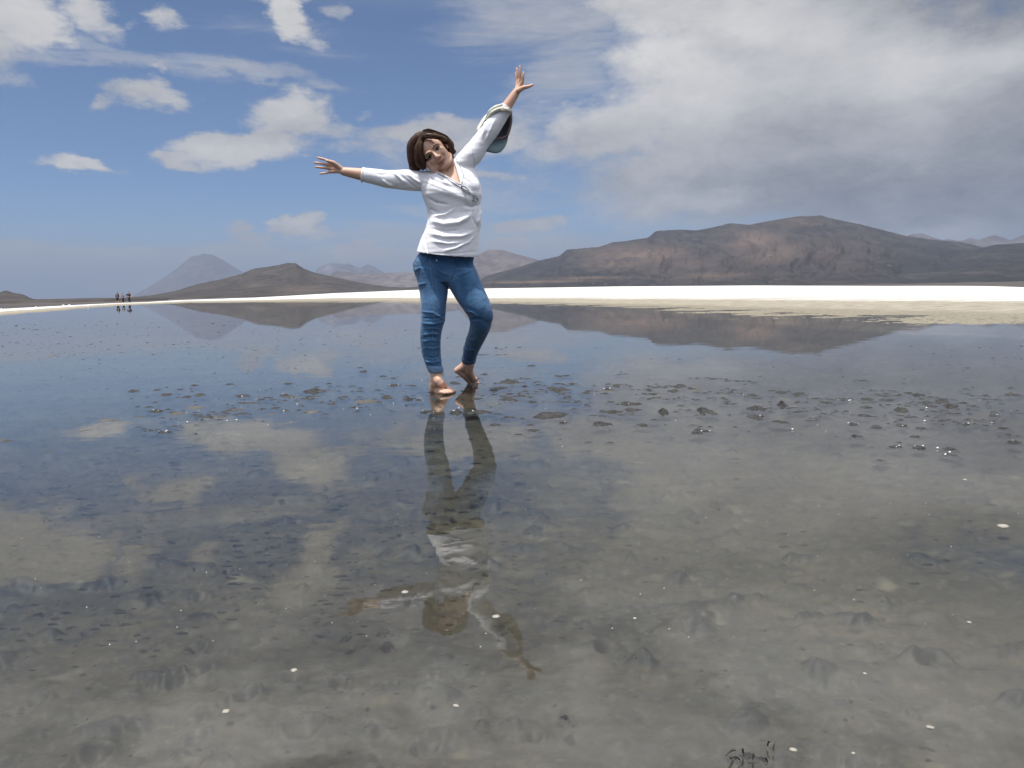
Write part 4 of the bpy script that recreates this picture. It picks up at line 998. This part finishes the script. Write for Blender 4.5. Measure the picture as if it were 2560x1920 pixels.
for k in range(31): f.append((7 * 32 + k, 7 * 32 + k + 1, 256 + 7 * 32 + k + 1, 256 + 7 * 32 + k)); f.append((k + 1, k, 256 + k, 256 + k + 1))
for r in range(7): f.append((r * 32, (r + 1) * 32, 256 + (r + 1) * 32, 256 + r * 32)); f.append(((r + 1) * 32 + 31, r * 32 + 31, 256 + r * 32 + 31, 256 + (r + 1) * 32 + 31))
put('brim', v, f, M_BRIM, CAP, base=cbase)
# ------------------------------------------------------------------ things lying in the shallows
def zA(X, Y): return 1240 + X / 2.91, 900 + Y / 2.91
def zB(X, Y): return 1900 + X / 3.352, 900 + Y / 3.352
def zC(X, Y): return 300 + X / 2.765, 860 + Y / 2.765
def lump(cx, cy, w, h, seed, high=1.0, n=26, m=8, pk=0.9):
    """an uneven flat mud lump whose foot lies under the water; w, h in photo pixels"""
    p = at_z(cx, cy + h * 0.25, 0.0); D = p.y
    rx = w / 2 / FPX * D * 1.02; top = min(0.017, 0.30 * h / FPX * D * high)
    ry = max(0.5 * h, 1.5) * D * D / (FPX * CAMH) * 0.52
    if D < 2.6: top *= 0.4; ry *= 2.2
    ry = min(ry, rx * 2.0 + 0.015)
    th = np.linspace(0, 2 * np.pi, n, endpoint=False); V = []; 
    ox = seed * 7.31
    edge = 1 + 1.25 * fbm(np.cos(th) * 1.1 + ox, np.sin(th) * 1.1, 4, 7)
    for j in range(m):
        q = 1 - j / m
        r = q * edge
        x = rx * r * np.cos(th); y = ry * r * np.sin(th)
        z = top * (1 - q ** 1.6) ** pk * (0.85 + 2.1 * np.maximum(-.3, fbm(x / rx * 1.9 + ox, y / ry * 1.3, 3, 9))) - min(0.010, 0.25 * rx) * q ** 4 - min(.0015, .1 * rx) * q
        V.append(np.stack([p.x + x, p.y + y, z], -1))
    V = np.concatenate(V + [np.array([[p.x, p.y, top * (1 + .3 * math.sin(seed))]])])
    F = []
    for j in range(m - 1):
        for k in range(n): F.append((j * n + k, j * n + (k + 1) % n, (j + 1) * n + (k + 1) % n, (j + 1) * n + k))
    for k in range(n): F.append(((m - 1) * n + k, (m - 1) * n + (k + 1) % n, m * n))
    return V, F, p
NAMED = [
    (*zA(95, 148), 56, 15, 'domed dark mud clump right of the woman, just beside her rear foot'),
    (*zA(470, 205), 62, 16, 'dark humped mud clump at the left end of the long thin mud streak'),
    (*zA(815, 208), 40, 9, 'small mud lump at the right end of the long thin mud streak'),
    (*zA(410, 385), 122, 26, 'broad low mud patch right of the feet, widest of all the mud patches'),
    (*zA(765, 452), 48, 20, 'peaked mud clump standing apart below the widest mud patch'),
    (*zA(485, 446), 30, 12, 'small oval mud clump left of the peaked mud clump'),
    (*zA(960, 308), 76, 15, 'smooth dark oval mud hump with long tapering ends'),
    (*zA(850, 368), 68, 12, 'flat mud sliver sloping down to the right under the oval hump'),
    (*zA(1220, 360), 30, 26, 'blocky mud clump standing in the middle of the mud belt'),
    (*zA(1510, 350), 44, 26, 'blackest knobbly mud clump, in the middle of the mud belt'),
    (*zA(1290, 218), 38, 11, 'mud clump with a bright glint, left of the short black bar of mud'),
    (*zA(1405, 198), 30, 8, 'short black bar of mud at the upper edge of the mud belt'),
    (*zA(1855, 252), 52, 10, 'lens shaped dark mud clump left of the long upper mud streak'),
    (*zA(1900, 342), 62, 15, 'dark humped mud clump left of the round pitted mud ball'),
    (*zA(2087, 313), 25, 21, 'round pitted black mud ball'),
    (*zA(1890, 402), 64, 14, 'low mud clump below the hump beside the round mud ball'),
    (*zA(1525, 512), 50, 8, 'thin mud sliver with one glint, lowest in the right mud belt'),
    (*zB(310, 283), 34, 11, 'pointed mud clump at the right end of the upper mud streak'),
    (*zB(1520, 330), 36, 14, 'upper mud lump of the far right pair, touching a darker one'),
    (*zB(1610, 375), 44, 16, 'darker lower mud lump of the far right pair'),
    (*zB(1185, 405), 38, 18, 'squarish greyish mud slab in the right mud belt'),
    (*zB(1185, 540), 38, 12, 'oval dark mud lump below the squarish grey slab'),
    (*zB(1145, 718), 38, 14, 'black half round mud clump low on the right, apart from the belt'),
    (*zB(1335, 722), 38, 17, 'pale brown rounded mud lump right of the black half round clump'),
    (*zB(1580, 735), 52, 13, 'long low mud clump right of the pale brown lump'),
    (*zB(1605, 785), 48, 13, 'low mud clump just below the long low clump on the right'),
    (*zB(2130, 678), 28, 15, 'glossy black mud clump at the right edge of the picture'),
    (*zB(1725, 532), 30, 13, 'dark blurred mud lump alone in the far right of the belt'),
    (*zB(1960, 458), 30, 10, 'small dark mud lump near the right edge above the glossy black clump'),
    (*zB(780, 530), 36, 13, 'dark mud knob in the middle of a long streak on the right'),
    (*zC(840, 350), 46, 12, 'triangular mud sliver with a bright white sun glint, left of the woman'),
    (*zC(1135, 348), 30, 10, 'small mud clump with a dark knob, right of the triangular sliver'),
    (*zC(305, 602), 46, 11, 'dark oval mud clump, lowest of those on the far left'),
    (*zC(255, 455), 46, 13, 'brownish mud clump at the left end of the left hand belt'),
    (*zC(1350, 315), 70, 20, 'broad grey brown mud patch midway between the left clumps and the woman'),
    (*zC(1895, 280), 42, 11, 'small dark mud clump just left of the front foot'),
    (*zC(1990, 375), 38, 12, 'mud clump left of the front foot, close to its reflection'),
    (*zC(1680, 185), 24, 9, 'small dark mud lump behind and left of the front foot'),
    (1141, 1026, 36, 20, 'ringed mud clump lying between the reflections of the two legs'),
    (1070, 1027, 62, 10, 'flat mud strip crossing the reflection of the front ankle'),
    (1204, 1027, 72, 14, 'flat mud slab over the reflection of the rear ankle'),
    (1140, 956, 26, 10, 'dark mud lump between the two bare feet'),
    (1083, 977, 34, 9, 'dark mud lump pressed up round the heel of the front foot'),
    (1183, 963, 34, 10, 'dark mud lump under the ball of the rear foot'),
    (1410, 1788, 34, 24, 'knobbly bubbling mud mound alone in the near foreground'),
    (958, 1572, 38, 22, 'mud lump breaking the reflection of the hair'),
    (862, 1590, 24, 18, 'small mud lump at the fingertips of the reflected hand'),
]
for i, (x, y, w, h, lab) in enumerate(NAMED):
    V_, F2, p = lump(x, y, w, h, i + 1, high=1.15, n=34, m=10)
    b = np.array([p.x, p.y, 0.0])
    o = link_mesh('mud_clump', V_ - b, F2, M_CLUMP); o.location = b
    thing(o, lab, 'mud clump', 'mud clumps standing out of the shallow water')

_r = np.random.RandomState(11)
bulk = Soup()
def scatter(n, xf, yf, wf, hr=(.18, .35)):
    for k in range(n):
        x, y = xf(), yf(); w = wf()
        if w < 12 and _r.rand() > .45 + 3.5 * float(fbm(np.array([x / 90.0]), np.array([y / 14.0]), 3, 88)[0]): continue
        h = max(1.6, w * _r.uniform(*hr))
        V_, F2, p = lump(x, y, w, h, _r.rand() * 90, n=12, m=4)
        bulk.add(V_, F2)
# belt right, belt left, far flecks left, far flecks right, foreground crumbs
scatter(190, lambda: 1130 + 1430 * _r.rand() ** 0.9, lambda: 1022 + 38 * _r.randn(), lambda: 5 + 46 * _r.rand() ** 2.4)
for k in range(90):                 # streaks: strings of slivers
    x0 = _r.uniform(1180, 2500); y0 = 965 + 0.055 * (x0 - 1200) + 30 * _r.randn()
    for j in range(_r.randint(2, 6)):
        V_, F2, p = lump(x0 + j * _r.uniform(8, 22), y0 + _r.randn() * 2, _r.uniform(10, 40), _r.uniform(2.5, 7), _r.rand() * 90, n=16, m=5); bulk.add(V_, F2)
scatter(170, lambda: 320 + 800 * _r.rand(), lambda: 1000 + 30 * _r.randn(), lambda: 5 + 36 * _r.rand() ** 2.4)
for k in range(46):
    x0 = _r.uniform(340, 1080); y0 = 1052 - 0.10 * (x0 - 340) + 16 * _r.randn()
    for j in range(_r.randint(1, 4)):
        V_, F2, p = lump(x0 + j * _r.uniform(8, 20), y0 + _r.randn() * 2, _r.uniform(8, 34), _r.uniform(2.5, 7), _r.rand() * 90, n=16, m=5); bulk.add(V_, F2)
scatter(60, lambda: 1080 + 260 * _r.rand(), lambda: 985 + 28 * _r.randn(), lambda: 8 + 34 * _r.rand() ** 2)
scatter(650, lambda: 1150 * _r.rand() ** 1.25, lambda: 800 + 90 * _r.rand() ** 1.1 + 12 * _r.rand(), lambda: 2 + 7 * _r.rand() ** 2.5, (.22, .5))
scatter(300, lambda: 1200 * _r.rand(), lambda: 890 + 90 * _r.rand(), lambda: 2 + 7 * _r.rand() ** 3, (.22, .5))
scatter(220, lambda: 1250 + 1310 * _r.rand() ** .7, lambda: 850 + 110 * _r.rand() ** .8, lambda: 2 + 8 * _r.rand() ** 2.6, (.22, .5))
scatter(16, lambda: 2560 * _r.rand(), lambda: 1090 + 420 * _r.rand() ** 1.3, lambda: 2.5 + 9 * _r.rand() ** 3.5, (.2, .3))
def sliver(x, y, w, h, high):
    V_, F2, p = lump(x, y, w, h, _r.rand() * 90, high=high, n=14, m=4); bulk.add(V_, F2)
for k in range(460):  # dark slivers put in for sky reflections on wavelets and mound slopes
    y = 1090 + 500 * _r.rand() ** 1.2; sliver(2560 * _r.rand() if _r.rand() < .4 else 1300 * _r.rand(), y, 5 + 30 * _r.rand() ** 2, _r.uniform(1.5, 4.5), .25)
for k in range(70): sliver(2560 * _r.rand(), _r.uniform(1580, 1920), _r.uniform(5, 22), _r.uniform(3, 9), .12)
so_ = stuff(link_mesh('mud_crumbs', bulk.verts(), bulk.f, M_CLUMP)); thing(so_, 'small wet mud crumbs and slivers, some put in for dark reflections, breaking the surface of the shallow water', 'mud')


# white beads put in for sun glints on wet mud, too many to count
M_GLINT = simple_mat('white glint bead', (0.80, 0.80, 0.78), .25, .05)
fo = Soup()
def sparkle(x, y, r): 
    p = np.array(at_z(x, y, 0.004)); fo.ball(p, (r, r, r * .8), n=8)
for (x, y, w, h, lab) in NAMED[:42]:
    for k in range(_r.randint(0, 3)): sparkle(x + _r.uniform(-.4, .4) * w, y + _r.uniform(-.1, .25) * h, _r.uniform(.0018, .0038))
for k in range(70):
    x = _r.uniform(350, 2560); y = 1015 + 34 * _r.randn(); sparkle(x, y, _r.uniform(.0010, .0028))
for k in range(110): sparkle(_r.uniform(0, 2560), _r.uniform(1080, 1620), _r.uniform(.0005, .0013))
for x, y in (zC(845, 362), zC(232, 455), zC(465, 540), zC(740, 530), zC(806, 524), zC(322, 600), zC(1132, 463), zC(1225, 415), zC(1890, 408), zC(2087, 250), zC(1640, 445), zB(745, 340), zB(760, 335), zB(272, 580), zB(1380, 510), zB(1488, 737), zB(1590, 772), zB(1395, 400), zA(787, 208), zA(828, 206), (1133, 1027), (1147, 1020)):
    sparkle(x, y, .0045)
stuff(link_mesh('glint_beads', fo.verts(), fo.f, M_GLINT))

# pale pebbles and shells lying on the bed near the camera
M_PEB = simple_mat('pale pebble', (0.27, 0.25, 0.21), .6, .3, 60)
for i, (x, y, w, h, lab) in enumerate([
        (1140, 1764, 24, 9, 'white flat pebble under the tip of the reflected raised hand'),
        (1983, 1874, 25, 14, 'largest white pebble, beside the mud tangle at the bottom'),
        (2325, 1818, 24, 11, 'white pebble with a tan end near the bottom right'),
        (1587, 1545, 13, 8, 'small white pebble level with the reflected head, right of it'),
        (2423, 1555, 13, 7, 'small white pebble close to the right side, above the others there'),
        (2162, 1683, 12, 8, 'small round white pebble in the lower right foreground'),
        (2508, 1316, 30, 11, 'oval white pebble near the right edge of the water'),
        (2412, 1199, 12, 5, 'tiny white pebble far out on the right, highest of the pebbles'),
        (2133, 1882, 14, 8, 'pale pebble set in a round pit at the bottom right'),
                (1012, 1480, 24, 11, 'dull cream pebble on the reflected sleeve'),
        (1240, 1541, 26, 12, 'dull cream pebble beside the reflected cap'),
        (735, 1675, 22, 12, 'pale pebble in a cup shaped pit at lower left'),
        (565, 1778, 24, 14, 'tan pebble beside the dark mound at the bottom left')
]):
    p = at_z(x, y, 0.0); z0 = 0.0015
    rx = w / 2 / FPX * p.length * .8; ry = min(h / 2 * p.y ** 2 / (FPX * CAMH), rx * 1.2) * .8
    V_, F2, _p = lump(x, y, w, h, i * 3.1 + 2, n=18, m=6); V_ = (V_ - np.array([p.x, p.y, 0]))
    e = Soup(); e.ball((0, 0, 0), (rx, ry, min(rx * .4, .006)), n=14)
    vv = e.verts(); vv = vv * (1 + 0.5 * fbm(vv[:, 0] / rx * 1.2 + i, vv[:, 1] / ry * 1.2 + vv[:, 2] * 90, 3, 5))[:, None]
    o = link_mesh('pale_pebble', vv, e.f, M_PEB); o.location = (p.x, p.y, z0 - .002); o.rotation_euler = (0, 0, i * 1.1 % 1.0 - .5)
    thing(o, lab, 'pebble', 'pale pebbles in the near water')

# the tangle of mud and twigs at the bottom edge
tb = np.array(at_z(1872, 1885)); TG = thing(empty('mud_tangle', (tb[0], tb[1], 0)), 'tangle of dark mud and short twigs at the bottom edge, right of centre', 'mud tangle')
for (x, y, w, h, sd) in ((1868, 1880, 70, 34, 3.3), (1905, 1892, 34, 22, 8.1), (1832, 1890, 34, 20, 5.2), (1880, 1905, 60, 16, 9.9)):
    V_, F2, p = lump(x, y, w, h, sd, high=1.3, n=30, m=9); put('lump', V_, F2, M_CLUMP, TG, base=np.array([tb[0], tb[1], 0]))
M_TWIG = simple_mat('wet twig', (0.05, 0.042, 0.035), .4)
for (xa, ya, xb, yb) in ((1815, 1888, 1838, 1876), (1828, 1893, 1850, 1900), (1936, 1856, 1933, 1876), (1926, 1853, 1918, 1864), (1884, 1882, 1882, 1898), (1855, 1872, 1858, 1884), (1910, 1894, 1918, 1905)):
    a = np.array(at_z(xa, ya, .012)); b = np.array(at_z(xb, yb, .004)); e = Soup(); e.tube([a, (a + b) / 2 + (0, 0, .003), b], [.0012, .0016, .0009], 6); put('twig', e.verts(), e.f, M_TWIG, TG, base=np.array([tb[0], tb[1], 0]))
for i, (x, y, lab) in enumerate([(1796, 1273, 'short dark twig standing in the water right of the reflected hips'), (1742, 1306, 'short dark bit of twig left of the upright twig'), (1638, 1398, 'dark reddish scrap of twig in the middle of the right hand water'),
                        (1757, 1765, 'tiny pair of twig bits in the lower right water'), (2128, 1755, 'tiny dark twig bit near the lower right pebbles')]):
    p = np.array(at_z(x, y, 0)); e = Soup(); s_ = p[1] / FPX * .6
    e.tube([(-6 * s_, 0, .0), (-2 * s_, .004, 7 * s_), (0, .0, 2 * s_)], [1.2 * s_] * 3, 6); e.tube([(4 * s_, 0, -.002), (6 * s_, .0, 7 * s_), (8 * s_, .002, 3 * s_)], [1.0 * s_] * 3, 6); e.ball((1 * s_, 0, .0), (6 * s_, 8 * s_, 1.6 * s_), n=10)
    o = link_mesh('twig_bit', e.verts(), e.f, M_TWIG); o.location = tuple(p); thing(o, lab, 'twig')

# ------------------------------------------------------------------ people and white heaps on the far shore
M_NAVY = simple_mat('dark navy clothes', (0.018, 0.02, 0.035), .9); M_BLACK = simple_mat('black clothes', (0.02, 0.018, 0.024), .9); M_GREYC = simple_mat('grey jacket', (0.14, 0.15, 0.16), .9); M_HAIRD = simple_mat('dark hair', (0.03, 0.028, 0.03), .7); M_PALE = simple_mat('pale print', (0.35, 0.35, 0.36), .8)
def figure(px, py, hgt, pose, mt, ml, label):
    p = at_z(px, py, 0.02); D = p.y; b = np.array([p.x, p.y, 0.0]); k = hgt / 1.7
    o = thing(empty('person', tuple(b)), label, 'person', 'people standing on the far shore')
    def T(x, y, z): return b + np.array([x, y, z]) * k
    body = Soup(); top = Soup(); leg = Soup()
    body.ball(T(pose['lean'], 0, 1.60), (.085 * k, .10 * k, .125 * k), n=14); body.tube([T(pose['lean'], 0, 1.50), T(pose['lean'] * .7, 0, 1.38)], [.055 * k, .065 * k])
    body.ball(T(pose['lean'], -.10, 1.58), (.015 * k, .02 * k, .03 * k), n=8)
    body.tube([T(.0, 0, 1.36), T(0, 0, 1.15), T(0, 0, .9)], [.13 * k, .12 * k, .13 * k])
    for s, (e_, h_) in zip((-1, 1), pose['arms']):
        sh_ = (s * .17, 0, 1.38)
        body.tube([T(*sh_), T(*e_), T(*h_)], [.05 * k, .04 * k, .03 * k]); hd = np.array(h_)
        body.ball(T(*(hd + np.array([0, 0, -.05]))), (.035 * k, .02 * k, .06 * k), n=8)
        for f_ in range(4): body.tube([T(*(hd + np.array([-.03 + .02 * f_, 0, -.08]))), T(*(hd + np.array([-.035 + .023 * f_, -.01, -.16])))], [.011 * k, .009 * k], 6, sub=1)
        top.tube([T(*sh_), T(*e_), T(*(np.array(e_) * .3 + np.array(h_) * .7))], [.075 * k, .062 * k, .05 * k])
    top.tube([T(0, 0, 1.40), T(0, 0, 1.25), T(0, 0, 1.0), T(0, 0, .86)], [.15 * k, pose['bulk'] * k, .15 * k, .155 * k], 16, asp=.7, adir=(0, 1, 0))
    for s, kn in zip((-1, 1), pose['legs']):
        body.tube([T(s * .09, 0, .88), T(kn[0], -.03, .48), T(kn[1], 0, .08)], [.08 * k, .055 * k, .04 * k]); body.tube([T(kn[1], .02, .05), T(kn[1], -.14, .035)], [.045 * k, .035 * k])
        leg.tube([T(s * .085, 0, .92), T(kn[0], -.03, .48), T(kn[1], 0, pose['hem'])], [.115 * k, .08 * k, .065 * k])
    for nm, sp, m, vx in (('body', body, M_SKIN, .02), ('jacket', top, mt, .02), ('trousers', leg, ml, .02)):
        v, n_, f = remesh(sp, vx * k, 3); put(nm, v, f, m, o, base=b)
    hh = Soup(); hh.ball(T(pose['lean'], .025, 1.635), (.10 * k, .105 * k, .12 * k), n=14); put('hair', hh.verts(), hh.f, M_HAIRD, o, base=b)
    if pose.get('print'): e = Soup(); e.ball(T(0, -.125, 1.15), (.08 * k, .02 * k, .10 * k), n=12); put('shirt_print', e.verts(), e.f, M_PALE, o, base=b)
figure(295, 756.8, 1.68, dict(lean=.0, bulk=.19, arms=[((-.24, -.04, 1.1), (-.20, -.10, .86)), ((.24, -.04, 1.1), (.21, -.08, .86))], legs=[(-.12, -.16), (.07, .08)], hem=.45, print=True), M_BLACK, M_BLACK, 'leftmost of three distant people, dark top with a pale print')
figure(308.5, 756.8, 1.45, dict(lean=-.03, bulk=.16, arms=[((-.26, -.04, 1.15), (-.17, -.12, 1.0)), ((.27, -.04, 1.15), (.18, -.12, 1.0))], legs=[(-.07, -.06), (.09, .10)], hem=.12), M_GREYC, M_NAVY, 'shortest of three distant people, in the middle, grey jacket and dark trousers')
figure(323.5, 756.8, 1.65, dict(lean=.0, bulk=.24, arms=[((-.34, -.10, 1.22), (-.30, -.12, .98)), ((.34, -.10, 1.28), (.30, -.14, 1.02))], legs=[(-.05, .02), (.12, .14)], hem=.12), M_NAVY, M_NAVY, 'rightmost of three distant people, bulky dark top with elbows out')
M_HEAP = simple_mat('white salt heap', (0.72, 0.71, 0.68), .8)
for i, (x, y, w, lab) in enumerate([(4, 774, 3.2, 'white salt heap at the left edge of the far shore'), (12, 774, 3, 'white salt heap just right of the one at the left edge'), (54, 772, 2.6, 'lone white salt heap on the shore under the small hill'),
                              (90, 768.5, 3, 'white salt heap on the shore right of the small hill'), (158, 764.5, 3.4, 'left one of two white salt heaps near the distant people'), (173, 764, 3.4, 'right one of two white salt heaps near the distant people'), (220, 768, 2.2, 'small white salt heap close to the water left of the people')]):
    p = at_z(x, y, .03); s_ = p.length / FPX * w; e = Soup()
    e.ball((0, 0, .25 * s_), (s_ * .6, s_ * .5, s_ * .55), n=12); e.ball((s_ * .45, .1 * s_, .1 * s_), (s_ * .4, s_ * .35, s_ * .3), n=10); v = e.verts(); v = v * (1 + .5 * fbm(v[:, 0] / s_ * 2 + i, v[:, 2] / s_ * 2, 2, 4))[:, None]
    o = link_mesh('salt_heap', v, e.f, M_HEAP); o.location = tuple(p); thing(o, lab, 'salt heap', 'white salt heaps on the far left shore')
